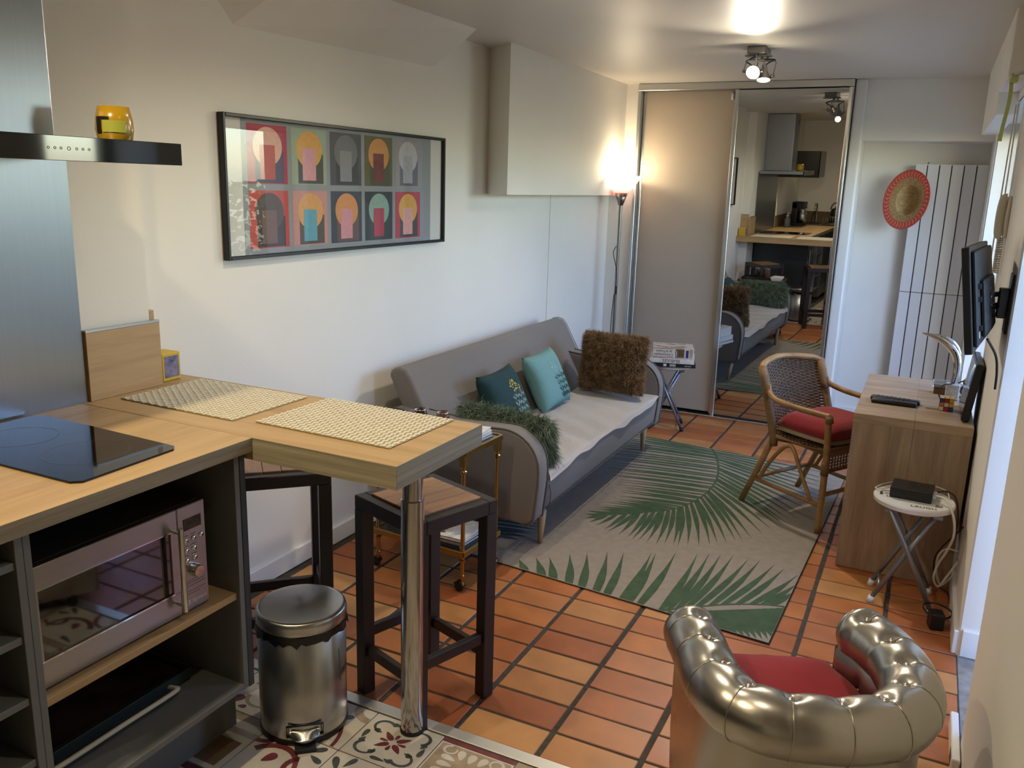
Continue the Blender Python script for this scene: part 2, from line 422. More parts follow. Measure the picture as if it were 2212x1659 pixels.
def tile_design(k):
    mb = MB(); mb.use(M_['tw']); h = TS/2-.0015
    mb.box(-h, h, -h, h, -.012, 0, .0015, 1)
    if k == 0:      # four corner scrolls and a burgundy cross
        mb.use(M_['tg'])
        for q in range(4):
            a = 90*q; c, s = math.cos(R(a)), math.sin(R(a)); rot = lambda x, y: (x*c-y*s, x*s+y*c)
            p_arc(mb, *rot(.062, .062), .032, a-60, a+190, .013, .007); p_petal(mb, *rot(.033, .072), .026, .02, a+40)
            p_petal(mb, *rot(.0, .097), .05, .016, a); p_petal(mb, *rot(.09, .03), .03, .014, a+70)
        mb.use(M_['tr'])
        for q in range(4): p_petal(mb, .036*math.cos(R(90*q+45)), .036*math.sin(R(90*q+45)), .05, .02, 90*q+45+180)
        for q in range(4): p_petal(mb, .03*math.cos(R(90*q)), .03*math.sin(R(90*q)), .03, .012, 90*q)
    elif k == 1:    # nested squares
        mb.use(M_['tb']); p_rect(mb, -h, h, -h, h); ZP[0] = .0006
        mb.use(M_['tw']); p_rect(mb, -.09, .118, -.118, .09); ZP[0] = .0009
        mb.use(M_['tl']); p_rect(mb, -.06, .118, -.118, .06); ZP[0] = .0012
        mb.use(M_['tw']); p_rect(mb, -.03, .118, -.118, .035); ZP[0] = .0015
        mb.use(M_['tn']); p_rect(mb, .005, .10, -.10, .01); ZP[0] = .0003
    elif k == 2:    # large burgundy ribbons
        mb.use(M_['tr'])
        p_arc(mb, -.02, -.03, .085, -20, 150, .012, .024); p_arc(mb, .07, .0, .04, 120, 330, .02, .012); p_arc(mb, -.12, .12, .075, -90, 0, .016, .02)
        mb.use(M_['tg']); p_petal(mb, .07, .09, .06, .02, 35); p_petal(mb, .09, .055, .05, .018, -20); p_petal(mb, -.08, -.09, .07, .02, 15)
        mb.use(M_['tr']); p_petal(mb, -.03, .0, .05, .03, 60)
    elif k == 3:    # beige ground with tulips
        mb.use(M_['tb']); p_rect(mb, -.112, .112, -.112, .09); ZP[0] = .0006
        mb.use(M_['tr']); p_rect(mb, -.118, .118, .096, .118)
        mb.use(M_['tw'])
        for q in range(4):
            a = 90*q; c, s = math.cos(R(a)), math.sin(R(a)); rot = lambda x, y: (x*c-y*s, x*s+y*c-.01)
            for d in (-28, 0, 28): p_petal(mb, *rot(.062+.002*abs(d)/28, .034*d/28), .05, .024, a+d*.5)
            p_arc(mb, *rot(.075, .075), .02, a, a+300, .01, .005)
        p_petal(mb, 0, -.01, .03, .03, 0); ZP[0] = .0003
    elif k == 4:    # grey leaf sprays and beads
        mb.use(M_['tg'])
        for q in range(5): p_petal(mb, -.06+.03*q, .07-.02*q, .06, .016, 60-12*q)
        for q in range(4): p_petal(mb, .07, -.09+.04*q, .05, .014, 150)
        mb.use(M_['tr']); p_petal(mb, -.07, -.06, .055, .034, 80); p_petal(mb, -.03, -.09, .03, .02, 20)
        mb.use(M_['tb']); p_arc(mb, .0, -.02, .05, 180, 400, .016, .006)
    else:           # beige curves
        mb.use(M_['tb']); p_arc(mb, -.118, -.118, .16, 0, 90, .05, .05); p_arc(mb, .118, .118, .06, 180, 270, .03, .03)
        mb.use(M_['tr']); p_arc(mb, -.118, -.118, .21, 0, 90, .012, .012)
        mb.use(M_['tg']); p_petal(mb, .05, .04, .05, .024, 45)
    o = mb.build('patterned_tile', None, None); me = o.data; bpy.data.objects.remove(o); return me
designs = [tile_design(k) for k in range(6)]
fixed = {(0, 0): (0, 0), (1, 0): (3, 0), (-1, 0): (5, 1), (-1, -1): (2, 0), (0, -1): (2, 1), (-2, -1): (1, 0), (-2, 0): (4, 1), (1, -1): (4, 0), (2, 0): (1, 2), (-1, -2): (3, 1), (0, -2): (1, 1)}
rg = random.Random(11)
for i in range(-4, 9):
    for j in range(-9, 1):
        k, q = fixed.get((i, j), (rg.randrange(6), rg.randrange(4)))
        x = -1.23+TS*i; y = 1.59+TS*(j+1) if j < 0 else 1.812
        y = 1.59+TS*j+TS if j < 0 else 1.81
        sy = 1.0 if j < 0 else .83
        o = bpy.data.objects.new('patterned_tile', designs[k]); COL.objects.link(o); o.parent = floor
        o.location = (x, 1.59+TS*(j+1) if j < 0 else 1.8105, -.0005)
        if j < 0: o.rotation_euler = (0, 0, q*PI/2)
        o.scale = (1, sy, 1)
m = MB(); m.box(-2.15, .26, 1.912, 1.955, -.006, .004, .0015, 1)
tag(struct(m.build('trim_1', mat('pale satin aluminium', '#dcdad5', .42, .85)), 'flat aluminium floor strip between patterned and terracotta tiles'), 'flat aluminium floor strip between patterned and terracotta tiles', 'floor strip')

# ------------------------------------------------------------------ walls and ceiling
H = 2.31
m = MB(); m.box(-2.42, -2.256, 1.84, 6.66, -.06, 2.45); m.box(-2.42, -2.165, -.92, 1.853, -.06, 2.45)
m.prism([(-2.262, 5.14, 0), (-2.250, 5.14, 0), (-2.155, 5.80, 0), (-2.155, 5.99, 0), (-2.262, 5.99, 0)], (0, 0, H))
struct(m.build('wall_left', M_['wall']), 'long white left wall with the framed print')
m = MB()
m.prism([(-2.257, 4.26, 1.548), (-2.06, 4.12, 1.548), (-2.06, 5.972, 1.548), (-2.257, 5.972, 1.548)], (0, 0, H-1.547))
struct(m.build('trim_2', M_['wall']), 'white boxed-in duct high on the left wall')
m = MB()
A, B, B2, Cc, D, A2 = (-2.26, 2.36, 2.105), (-2.26, 3.68, 2.135), (-2.26, 4.0, 2.312), (-2.05, 3.74, 2.312), (-2.10, 2.56, 2.312), (-2.26, 2.15, 2.312)
for q in ((A, B, Cc, D), (B, B2, Cc), (A, D, A2), (A2, D, Cc, B2), (A, A2, B2, B)): m.poly(q)
struct(m.build('trim_3', M_['wall']), 'sloping white soffit between left wall and ceiling')
m = MB(); m.box(-2.42, 1.45, -.92, 6.66, H, 2.46)
struct(m.build('ceiling', M_['ceil']), 'low white ceiling')
# right wall: deep old wall with a door opening and a window opening
m = MB()
m.box(.262, .72, 1.1, 2.6, -.06, H+.02, .05, 4); m.box(.262, .72, 2.55, 3.25, 2.08, H+.02)
m.box(.262, .72, 3.19, 4.10, -.06, H+.02, .006, 1); m.box(.262, .72, 4.05, 5.80, 2.02, H+.02)
m.box(.262, .72, 5.75, 6.66, -.06, H+.02); m.box(.262, .72, 4.09, 5.76, -.06, .06)
m.box(.70, 1.42, 1.1, 1.22, -.06, H+.02); m.box(1.3, 1.42, -.92, 1.2, -.06, H+.02)
struct(m.build('wall_right', M_['wall']), 'thick white right wall with a door opening and a window opening')
m = MB(); m.box(-2.42, 1.42, -.92, -.78, -.06, H+.02)
struct(m.build('wall_front', M_['wall']), 'white wall behind the kitchen worktop, seen in the mirror')
m = MB()
m.box(-2.42, -.52, 6.6, 6.68, -.06, H+.02); m.box(-2.17, -1.968, 5.972, 6.05, 0, H); m.box(-.52, .72, 6.30, 6.45, -.06, H+.02)
m.box(-.50, .27, 6.02, 6.32, 1.94, H+.005)
struct(m.build('wall_back', M_['wall']), 'white back wall with the radiator niche under a beam')
m = MB(); m.box(-.556, -.483, 5.962, 6.62, 0, H, .012, 3)
struct(m.build('trim_4', M_['wall']), 'narrow white pillar between mirror and radiator niche')
m = MB(); m.box(.18, .27, 3.92, 4.46, 2.06, H+.004, .004, 1); m.box(.18, .27, 4.46, 5.85, 1.965, H+.004, .004, 1)
struct(m.build('trim_5', M_['wall']), 'white lintel box over the window on the right wall')
m = MB(); m.box(-2.257, -2.240, 2.02, 5.14, 0, .08, .003, 1)
struct(m.build('baseboard_left', M_['trim']), 'white skirting board along the left wall')
m = MB(); m.box(-.483, .262, 6.285, 6.302, 0, .10, .003, 1); m.box(-.483, .262, 6.27, 6.302, .10, .125, .003, 1)
struct(m.build('baseboard_back', M_['trim']), 'white skirting board in the radiator niche')
m = MB(); m.box(.248, .264, 3.19, 4.1, 0, .09, .003, 1)
m.box(.275, .6, 3.178, 3.192, .0, .10, .002, 1)
struct(m.build('baseboard_right', M_['trim']), 'white skirting board along the right wall')
m = MB(); m.box(.262, .70, 2.60, 3.19, -.06, -.004, .01, 2)
struct(m.build('trim_6', M_['concrete']), 'bare concrete threshold of the door opening')
# outside: a paved yard
m = MB(); m.box(.70, 7, -1, 9, -.16, -.06)
struct(m.build('ground', M_['concrete']), 'paved yard outside the openings')
rg = random.Random(21)
hg = tag(bpy.data.objects.new('garden_hedge', None), 'green hedge outside the window, seen only as a reflection', 'hedge'); COL.objects.link(hg); hg.location = (2.6, 4.6, -.06)
V, F = [], []
for k in range(5200):
    p = Vector((2.35+.55*rg.random()+.12*math.sin(k), rg.uniform(.2, 8.8), -.05+1.6*rg.random()**.9)); a, b, s = rg.uniform(0, 6.28), rg.uniform(-1, 1), rg.uniform(.05, .10)
    u = Vector((math.cos(a), math.sin(a), b)).normalized()*s; v = u.cross(Vector((rg.uniform(-1, 1), rg.uniform(-1, 1), rg.uniform(-1, 1)))).normalized()*s*.5
    n = len(V); V += [p-u-hg.location, p+v-hg.location, p+u-hg.location, p-v-hg.location]; F.append((n, n+1, n+2, n+3))
me = bpy.data.meshes.new('leaves'); me.from_pydata(V, [], F); me.materials.append(mat('hedge leaf', '#5d7f3f', .5, var=.3, vscale=3))
o = bpy.data.objects.new('leaves', me); COL.objects.link(o); o.parent = hg; o['kind'] = 'stuff'
m = MB()
for y in [.6+.8*k for k in range(10)]: m.tube([(2.65, y, -.06), (2.62, y+.05, .8), (2.66, y-.03, 1.35)], .02, 7)
m.build('stems', mat('hedge stem', '#4a3a28', .8), hg, kind='stuff')
# glazed door and window
def glazed(name, label, y0, y1, z0, z1, X, mullions, fr=.06):
    m = MB(); m.box(X, X+.05, y0, y0+fr, z0, z1, .004, 1); m.box(X, X+.05, y1-fr, y1, z0, z1, .004, 1)
    m.box(X, X+.05, y0+fr, y1-fr, z1-fr, z1, .004, 1); m.box(X, X+.05, y0+fr, y1-fr, z0, z0+fr, .004, 1)
    f = struct(m.build(name, M_['darkframe']), label)
    ys = [y0+fr+(y1-y0-2*fr)*k/mullions for k in range(mullions+1)]
    for a, b in zip(ys, ys[1:]):
        m = MB(); m.box(X+.02, X+.026, a, b, z0+fr-.005, z1-fr+.005); m.build('pane', M_['glass'], f)
    for a in ys[1:-1]:
        m = MB(); m.box(X-.002, X+.052, a-.03, a+.03, z0+fr, z1-fr, .004, 1); m.build('mullion', M_['darkframe'], f)
    return f
glazed('door_1', 'dark framed glazed door in the deep right wall opening', 2.60, 3.19, .0, 2.08, .60, 1)
f = glazed('window_1', 'dark framed tall window beside the desk', 4.10, 5.75, .06, 2.02, .42, 2)
m = MB(); m.box(.40, .425, 4.90, 4.93, 1.0, 1.14, .004, 1); m.build('handle', M_['alu'], f)
m = MB(); m.box(.259, .268, 4.05, 4.10, .06, 2.04, .002, 1); m.box(.259, .268, 5.75, 5.80, .06, 2.04, .002, 1); m.box(.259, .268, 4.05, 5.80, 2.02, 2.06, .002, 1)
m.build('casing', M_['trim'], f)
# ------------------------------------------------------------------ kitchen along the left wall
ZT = .945
# worktop: kitchen run plus the run along the front wall
m = MB(); m.use(M_['oak'])
m.box(-2.163, -1.512, -.775, 1.588, ZT-.038, ZT, .0015, 1); m.use(mat('dark stone effect worktop', '#4a443c', .35, var=.15, vscale=60)); m.box(-1.512, -.60, -.775, -.14, ZT-.038, ZT, .0015, 1); m.box(-2.15, -1.512, -.77, -.14, ZT, ZT+.0006)
o = m.build('worktop', None); tag(o, 'oak effect kitchen worktop carrying the black hob', 'worktop')
m = MB(); m.box(-1.5125, -1.5105, -.14, 1.5875, ZT-.037, ZT-.001); m.build('edge_band', M_['oakedgey'], o)
# breakfast bar on a steel post
M_['oakend'] = wood('oak bar end', '#7c7769', '#aba594', 'y', .5, 1.2, 60)
bar = thing('breakfast_bar', 'oak effect breakfast bar with two woven placemats and one steel post', 'bar table', (-1.66, 1.80, 0))
m = MB(); m.box(-2.254, -1.067, 1.590, 2.016, ZT-.062, ZT, .0015, 1); m.build('tabletop', M_['oakx'], bar)
m = MB(); m.box(-1.512, -1.066, 1.5885, 1.5905, ZT-.061, ZT-.001); m.build('edge_band', M_['oakedge'], bar); m = MB(); m.box(-1.0675, -1.0655, 1.59, 2.016, ZT-.061, ZT-.001); m.build('edge_band', M_['oakend'], bar)
PX, PY = -1.213, 1.888
m = MB(); m.lathe([(0, 0), (.034, 0), (.034, .006), (.0335, .006), (.0335, .012), (.0335, .735), (.0305, .738), (.029, .738), (.029, .90), (0, .90)], (PX, PY, 0), 32); m.box(PX-.05, PX+.05, PY-.05, PY+.05, ZT-.068, ZT-.062)
shade(m.build('post', mat('polished steel post', '#bdbab6', .16, 1.0, aniso=.5), bar), 35)
m = MB(); m.lathe([(.0345, 0), (.036, .001), (.036, .01), (.0345, .012)], (PX, PY, 0), 32); m.build('foot_ring', M_['rubber'], bar)
# wall panels behind the worktop
m = MB(); m.box(-2.1645, -2.158, .585, 1.608, ZT+.0005, 1.66); tag(m.build('splashback', M_['steelh']), 'brushed steel splashback behind the hob', 'splashback')
u = thing('upstand', 'oak effect upstand panel beside the steel splashback', 'upstand', (-2.16, 1.74, ZT))
m = MB(); m.box(-2.164, -2.148, 1.613, 1.876, ZT+.0005, 1.148, .001, 1); m.build('panel', M_['oak'], u)
m = MB(); m.box(-2.165, -2.147, 1.612, 1.877, 1.148, 1.156, .001, 1); m.build('top_edge', M_['alu'], u)
m = MB(); m.box(-2.256, -2.165, 1.854, 1.872, ZT+.0005, 1.185, .001, 1); m.build('end_strip', M_['oak'], u)
# base cabinets
cab = thing('base_cabinet', 'grey open base cabinet holding the microwave', 'cabinet', (-1.83, 1.27, 0))
def panel(name, x0, x1, y0, y1, z0, z1, mt, par): m = MB(); m.box(x0, x1, y0, y1, z0, z1, .001, 1); return m.build(name, mt, par)
panel('side_panel', -2.15, -1.53, 1.540, 1.557, .235, ZT-.038, M_['grey'], cab)
e = panel('end_panel', -2.15, -1.528, 1.5575, 1.576, .235, ZT-.038, M_['navy'], cab); e['label'] = 'charcoal outer end panel'
panel('side_panel', -2.15, -1.53, .970, .986, .235, ZT-.038, M_['grey'], cab)
panel('bottom_panel', -2.15, -1.53, .986, 1.540, .235, .252, M_['grey'], cab)
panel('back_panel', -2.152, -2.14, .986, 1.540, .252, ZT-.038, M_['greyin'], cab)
s = panel('shelf', -2.14, -1.542, .9865, 1.5395, .502, .521, M_['oak'], cab); s['label'] = 'oak shelf'
panel('plinth', -1.706, -1.69, .972, 1.662, .0, .234, M_['grey'], cab)
for y in (1.02, 1.50):
    m = MB(); m.lathe([(.02, 0), (.02, .01), (.014, .015), (.014, .235)], (-2.05, y, 0), 12); m.build('leg', M_['black'], cab)
sh = thing('shelf_cabinet', 'grey open cabinet with three shelves left of the microwave', 'cabinet', (-1.83, .78, 0))
panel('side_panel', -2.15, -1.53, .9525, .9695, .235, ZT-.038, M_['grey'], sh); panel('side_panel', -2.15, -1.53, .56, .577, .235, ZT-.038, M_['grey'], sh)
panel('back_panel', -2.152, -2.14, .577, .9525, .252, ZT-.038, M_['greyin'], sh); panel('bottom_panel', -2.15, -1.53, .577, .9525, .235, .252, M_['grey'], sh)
for z in (.842, .681, .543, .40): panel('shelf', -2.14, -1.535, .5775, .952, z-.008, z+.008, M_['grey'], sh)
panel('plinth', -1.706, -1.69, .562, .970, .0, .234, M_['grey'], sh)
ck = thing('corner_cabinet', 'grey closed cabinet run at the back of the kitchen', 'cabinet', (-1.6, -.2, 0))
panel('carcass', -2.15, -1.545, -.77, .559, .10, ZT-.038, M_['grey'], ck); panel('front_carcass', -1.545, -.62, -.77, -.17, .10, ZT-.038, M_['grey'], ck)
for k in range(2): panel('door', -1.545, -1.528, -.12+.34*k, .215+.34*k, .24, ZT-.045, M_['navy'], ck)
for k in range(2):
    d = panel('door', -1.50+.44*k, -1.065+.44*k, -.17, -.152, .24, ZT-.045, M_['navy'], ck)
    m = MB(); m.tube([(-1.38+.44*k, -.152, .84), (-1.38+.44*k, -.13, .84), (-1.20+.44*k, -.13, .84), (-1.20+.44*k, -.152, .84)], .005, 8); m.build('handle', M_['alu'], d)
panel('plinth', -1.6, -.62, -.22, -.205, 0, .10, M_['grey'], ck)
m = MB(); m.grid(lambda u, v: Vector((-1.60-.30*u, .62+.26*v, .692+.03*math.sin(5*u+3*v)*u*(1-u)*4*.6+.012*math.sin(9*v))), 12, 12); m.grid(lambda u, v: Vector((-1.60-.28*u, .64+.24*v+.02*u, .700+.045*math.sin(3*v+1)**2*(1-u))), 12, 12)
tag(m.build('tea_towel', mat('cream cotton', '#cfc8b8', .9), smooth=True), 'crumpled cream cloth on the second cabinet shelf', 'cloth')

# microwave
mw = thing('microwave', 'stainless steel microwave on the oak shelf', 'microwave', (-1.80, 1.23, .521))
Y0, Y1, ZB, ZM, XF, YS = .992, 1.470, .527, .806, -1.568, 1.382
m = MB(); m.box(-1.98, XF-.02, Y0, Y1+.004, ZB, ZM, .004, 1); m.build('body', mat('dark grey enamel', '#2c2c2c', .5), mw)
M_['mwsteel'] = mat('microwave steel', '#a8a4a2', .30, 1.0, var=.03, vscale=5, stretch=(2, 2, 60))
m = MB(); m.box(XF-.02, XF, Y0, YS, .752, ZM, .002, 1); m.box(XF-.02, XF, Y0, YS, ZB, .590, .002, 1); m.box(XF-.02, XF, Y0, Y0+.022, .59, .752); m.box(XF-.02, XF, YS-.022, YS, .59, .752)
door = m.build('door', M_['mwsteel'], mw)
m = MB(); m.box(XF-.018, XF-.004, Y0+.02, YS-.02, .588, .754); m.build('window', mat('reflective oven glass', '#0a0909', .04, spec=1.0, coat=1.0), door)
m = MB(); m.box(XF-.004, XF+.001, Y0+.01, YS-.02, .588, .5915); m.box(XF-.004, XF+.001, Y0+.01, YS-.02, .7515, .754); m.build('window_trim', M_['chrome'], door)
m = MB(); m.tube([(XF+.028, 1.3665, .549), (XF+.028, 1.3665, .768)], .0068, 14); m.tube([(XF-.002, 1.3665, .563), (XF+.028, 1.3665, .563)], .0045, 10); m.tube([(XF-.002, 1.3665, .755), (XF+.028, 1.3665, .755)], .0045, 10)
shade(m.build('handle', M_['chrome'], door), 40)
m = MB(); m.box(XF-.02, XF, YS+.0015, Y1, ZB, ZM, .002, 1); pan = m.build('control_panel', M_['mwsteel'], mw)
m = MB(); m.box(XF-.001, XF+.0012, 1.400, 1.456, .742, .772); m.build('display', M_['blackgloss'], pan)
M_['dim'] = mat('dim display digits', '#27333a', .4)
text_mb('12:00', .018, frame3((0, 1, 0), (0, 0, 1), (XF+.0014, 1.428, .757)), M_['dim'], 'display_digits', pan)
for y, z in ((1.404, .716), (1.429, .7165), (1.453, .717), (1.404, .689), (1.429, .6895), (1.404, .663), (1.429, .6635)):
    m = MB(); m.lathe([(0, .005), (.006, .0045), (.0075, .002), (.0078, -.001)], (XF, y, z), 14, Matrix.Rotation(PI/2, 3, 'Y')); m.build('button', M_['chrome'], pan)
m = MB(); m.lathe([(0, .022), (.014, .022), (.016, .019), (.0175, .0), (.0195, -.001)], (XF, 1.424, .632), 24, Matrix.Rotation(PI/2, 3, 'Y')); shade(m.build('dial', M_['chrome'], pan), 40)
M_['ink'] = mat('dark grey print', '#34383d', .5); M_['pale'] = mat('pale grey print', '#d4d8dc', .5)
for y, z in ((1.404, .7275), (1.429, .728), (1.404, .7), (1.429, .7005), (1.404, .674), (1.429, .6745)):
    m = MB(); m.box(XF+.0001, XF+.0005, y-.009, y+.009, z-.0008, z+.0008); m.build('key_caption', M_['ink'], pan)
for k, (a, b, z) in enumerate(((1.40, 1.445, .606), (1.40, 1.46, .600), (1.396, 1.46, .592), (1.396, 1.46, .578), (1.396, 1.44, .571))):
    m = MB(); m.box(XF+.0001, XF+.0005, a, b, z-.0006, z+.0006); m.build('printed_line', M_['ink'], pan)
text_mb('Signature', .0125, frame3((0, 1, 0), (0, 0, 1), (XF+.0006, 1.437, .550)), M_['pale'], 'logo', pan)
m = MB(); m.lathe([(.003, .0003), (.006, .0003)], (XF+.0004, 1.402, .5495), 16, Matrix.Rotation(PI/2, 3, 'Y')); m.build('logo_ring', M_['pale'], pan)
for x in (-1.60, -1.93):
    for y in (Y0+.04, Y1-.04):
        m = MB(); m.lathe([(0, .5215), (.014, .5215), (.014, .528)], (x, y, 0), 12); m.build('foot', M_['black'], mw)
# oven tray in the lower compartment
tr = thing('grill_tray', 'dark patterned tray with a pale bar handle under the microwave shelf', 'tray', (-1.83, 1.25, .252))
m = MB(); m.box(-2.06, -1.675, 1.02, 1.49, .2525, .262, .003, 1); m.box(-2.06, -1.675, 1.02, 1.03, .262, .29, .002, 1); m.box(-2.06, -1.675, 1.48, 1.49, .262, .29, .002, 1); m.box(-1.685, -1.672, 1.02, 1.49, .262, .29, .002, 1)
m.build('pan', mat('dark green enamel', '#24302e', .35), tr)
m = MB(); m.box(-2.05, -1.69, 1.035, 1.475, .262, .284, .003, 1); m.build('plate', mat('dark brown pattern', '#160e0a', .4, col2='#4a3322', vscale=14), tr)
m = MB(); m.tube(spline([(-1.68, 1.41, .27), (-1.655, 1.415, .272), (-1.640, 1.40, .273), (-1.640, 1.25, .273), (-1.640, 1.06, .273), (-1.655, 1.045, .272), (-1.68, 1.05, .27)], 5), .0065, 10); m.build('handle', mat('cream enamel', '#cfc7ae', .35), tr)

# induction hob
hb = thing('hob', 'black glass hob set into the worktop', 'hob', (-1.85, 1.15, ZT))
m = MB(); c = .035
m.prism([(-2.135, 1.128, ZT), (-2.14, 1.42, ZT), (-2.11, 1.446, ZT), (-1.612, 1.428, ZT), (-1.592, 1.408, ZT), (-1.580, 1.15, ZT), (-1.60, 1.132, ZT)], (0, 0, .005), .0012, 1)
m.build('glass_plate', M_['blackgloss'], hb)
M_['hobprint'] = mat('hob print', '#3a3a3a', .3)
for x, y, r in ((-1.985, 1.285, .085), (-1.745, 1.285, .095)):
    m = MB(); m.lathe([(r-.0012, .0053), (r, .0053)], (x, y, ZT), 40); m.build('zone_ring', M_['hobprint'], hb)
# hood
hd = thing('cooker_hood', 'steel cooker hood with a black glass front bar', 'cooker hood', (-1.9, 1.15, 1.62))
m = MB(); m.box(-2.164, -1.85, 1.075, 1.356, 1.667, H-.002, .004, 2); m.build('duct', M_['steelh'], hd)
m = MB(); m.box(-2.164, -1.672, .95, 1.545, 1.632, 1.668, .002, 1); m.build('body', M_['steelh'], hd)
m = MB(); m.box(-1.672, -1.662, .945, 1.552, 1.622, 1.673, .001, 1); fb = m.build('front_bar', M_['blackgloss'], hd)
M_['dimprint'] = mat('dim grey symbols', '#2c2e31', .4)
for k, y in enumerate((1.20, 1.215, 1.229, 1.2475, 1.266, 1.281, 1.296)):
    r = .0042 if k == 3 else .003
    m = MB(); m.lathe([(r-.0012, .0004), (r, .0004)], (-1.662, y, 1.6475), 14, Matrix.Rotation(PI/2, 3, 'Y')); m.build('touch_symbol', M_['dimprint'], fb)
m = MB()
for k in range(7): m.box(-1.8505, -1.849, 1.10, 1.18, 2.195+.008*k, 2.199+.008*k)
m.build('vent_grille', M_['black'], hd)
# candles on the hood
M_['candle'] = mat('yellow wax glass', '#a8850f', .25, var=.1, vscale=10, coat=.4)
M_['label'] = mat('greenish paper label', '#9aa03c', .6)
def candle(x, y, label, lab=True):
    t = thing('candle', label, 'candle', (x, y, 1.6685))
    m = MB(); m.lathe([(0, 0), (.033, 0), (.038, .008), (.0415, .028), (.040, .052), (.034, .080), (.0325, .080), (.0325, .06), (0, .058)], (x, y, 1.6685), 28); m.build('glass', M_['candle'], t, smooth=True)
    m = MB(); m.lathe([(.002, .058), (.002, .072), (0, .073)], (x, y, 1.6685), 6); m.build('wick', M_['black'], t)
    if lab:
        m = MB(); m.grid(lambda u, v: Vector((x+.0422*math.cos(R(-75+70*u)), y+.0422*math.sin(R(-75+70*u)), 1.6685+.022+.026*v)), 8, 1); m.build('label', M_['label'], t)
        m = MB(); m.grid(lambda u, v: Vector((x+.0423*math.cos(R(-100+20*u)), y+.0423*math.sin(R(-100+20*u)), 1.6685+.02+.03*v)), 4, 1); m.grid(lambda u, v: Vector((x+.0418*math.cos(R(-100+45*u)), y+.0418*math.sin(R(-100+45*u)), 1.6685+.05+.006*v)), 4, 1); m.build('mark', M_['black'], t)
candle(-1.735, 1.425, 'yellow glass candle on the right end of the hood')
# photo cube
pc = thing('photo_cube', 'small yellow edged picture cube at the left wall', 'picture', (-2.2, 1.93, ZT))
m = MB(); m.box(-2.245, -2.170, 1.895, 1.970, ZT+.0005, ZT+.092, .003, 1); m.build('block', mat('yellow card', '#cfae2f', .5), pc)
M_['pic1'] = mat('printed picture', '#8d8296', .5, col2='#3d4a72', vscale=40)
for q in ((-2.1699, -2.1696, 1.903, 1.962, ZT+.012, ZT+.082), (-2.238, -2.177, 1.8945, 1.8949, ZT+.012, ZT+.082)):
    m = MB(); m.box(*q); m.build('print', M_['pic1'], pc)

# placemats
M_['weave'] = mat('cream woven paper', '#e2dcc8', .8, var=.04, vscale=60); M_['weaveb'] = mat('tan woven backing', '#a3967a', .85, var=.1, vscale=80)
def placemat(cx, cy, rz, label):
    t = thing('placemat', label, 'placemat', (cx, cy, ZT), rz, 'woven placemats on the breakfast bar')
    W, D = .446, .312
    m = MB(); m.box(-W/2, W/2, -D/2, D/2, .0008, .003, .001, 1); m.build('backing', M_['weaveb'], t, True)
    m = MB(); nx, ny = 26, 26
    for i in range(nx):
        for j in range(ny):
            x = -W/2+(i+.5)*W/nx; y = -D/2+(j+.5)*D/ny
            if (i+j) % 2 == 0: m.cbox((x, y, .0042), (.0085, .0034, .0016), Matrix.Rotation(R(6), 3, 'Z'), .0012, 1)
            else: m.cbox((x, y, .0036), (.0030, .0062, .0014), Matrix.Rotation(R(-5), 3, 'Z'))
    o = m.build('weave', M_['weave'], t, True, kind='stuff')
placemat(-1.882, 1.833, R(-.5), 'cream woven placemat nearer the left wall on the bar')
placemat(-1.375, 1.850, R(-1.0), 'cream woven placemat at the free end of the bar')

# things along the front wall, seen only in the mirror
m = MB(); m.box(-2.163, -.6, -.779, -.765, ZT, ZT+.15); m.box(-2.163, -2.150, -.765, .54, ZT, ZT+.15)
tag(m.build('wall_upstand', mat('dark oak upstand', '#6a543a', .5, var=.1, vscale=20)), 'oak upstand along the front kitchen wall, seen in the mirror', 'upstand')
sk = thing('sink', 'steel sink with tap, seen in the mirror', 'sink', (-1.75, -.45, ZT))
m = MB(); m.box(-2.05, -1.73, -.68, -.24, ZT+.0007, ZT+.004, .002, 1); m.build('rim', M_['steel'], sk)
m = MB(); m.box(-2.02, -1.76, -.65, -.27, ZT+.0035, ZT+.005); m.build('bowl', mat('dark steel bowl', '#3a3b3b', .3, 1.0), sk)
m = MB(); m.tube(spline([(-1.87, -.66, ZT), (-1.87, -.66, ZT+.2), (-1.87, -.62, ZT+.27), (-1.87, -.52, ZT+.26), (-1.87, -.50, ZT+.2)], 6), .011, 10); shade(m.build('tap', M_['chrome'], sk))
cm = thing('coffee_machine', 'black and steel coffee machine by the sink, seen in the mirror', 'coffee machine', (-1.98, -.02, ZT))
m = MB(); m.box(-2.06, -1.90, -.12, .08, ZT+.0005, ZT+.04, .008, 2); m.box(-2.06, -1.99, -.12, .08, ZT+.04, ZT+.30, .008, 2); m.box(-2.06, -1.90, -.12, .08, ZT+.22, ZT+.31, .01, 2); m.build('body', M_['black'], cm)
m = MB(); m.lathe([(0, 0), (.05, 0), (.06, .05), (.055, .12), (.04, .15), (.042, .165)], (-1.935, -.02, ZT+.042), 18); m.build('jug', M_['steel'], cm, smooth=True)
kt = thing('kettle', 'black kettle with hoop handle, seen in the mirror', 'kettle', (-1.72, -.30, ZT))
m = MB(); m.lathe([(0, .0005), (.075, .0005), (.078, .02), (.065, .17), (.05, .2), (.012, .21), (.012, .225), (0, .23)], (-1.62, -.64, ZT), 22); m.build('body', M_['black'], kt, smooth=True)
m = MB(); m.tube([(-1.62+.065*math.cos(a), -.64, ZT+.19+.09*math.sin(a)) for a in [PI*k/12 for k in range(13)]], .007, 8); m.build('handle', M_['black'], kt)
ts = thing('toaster', 'black toaster by the wall socket, seen in the mirror', 'toaster', (-1.28, -.62, ZT))
m = MB(); m.box(-1.40, -1.24, -.72, -.45, ZT+.006, ZT+.19, .025, 3); m.build('body', M_['black'], ts, smooth=True)
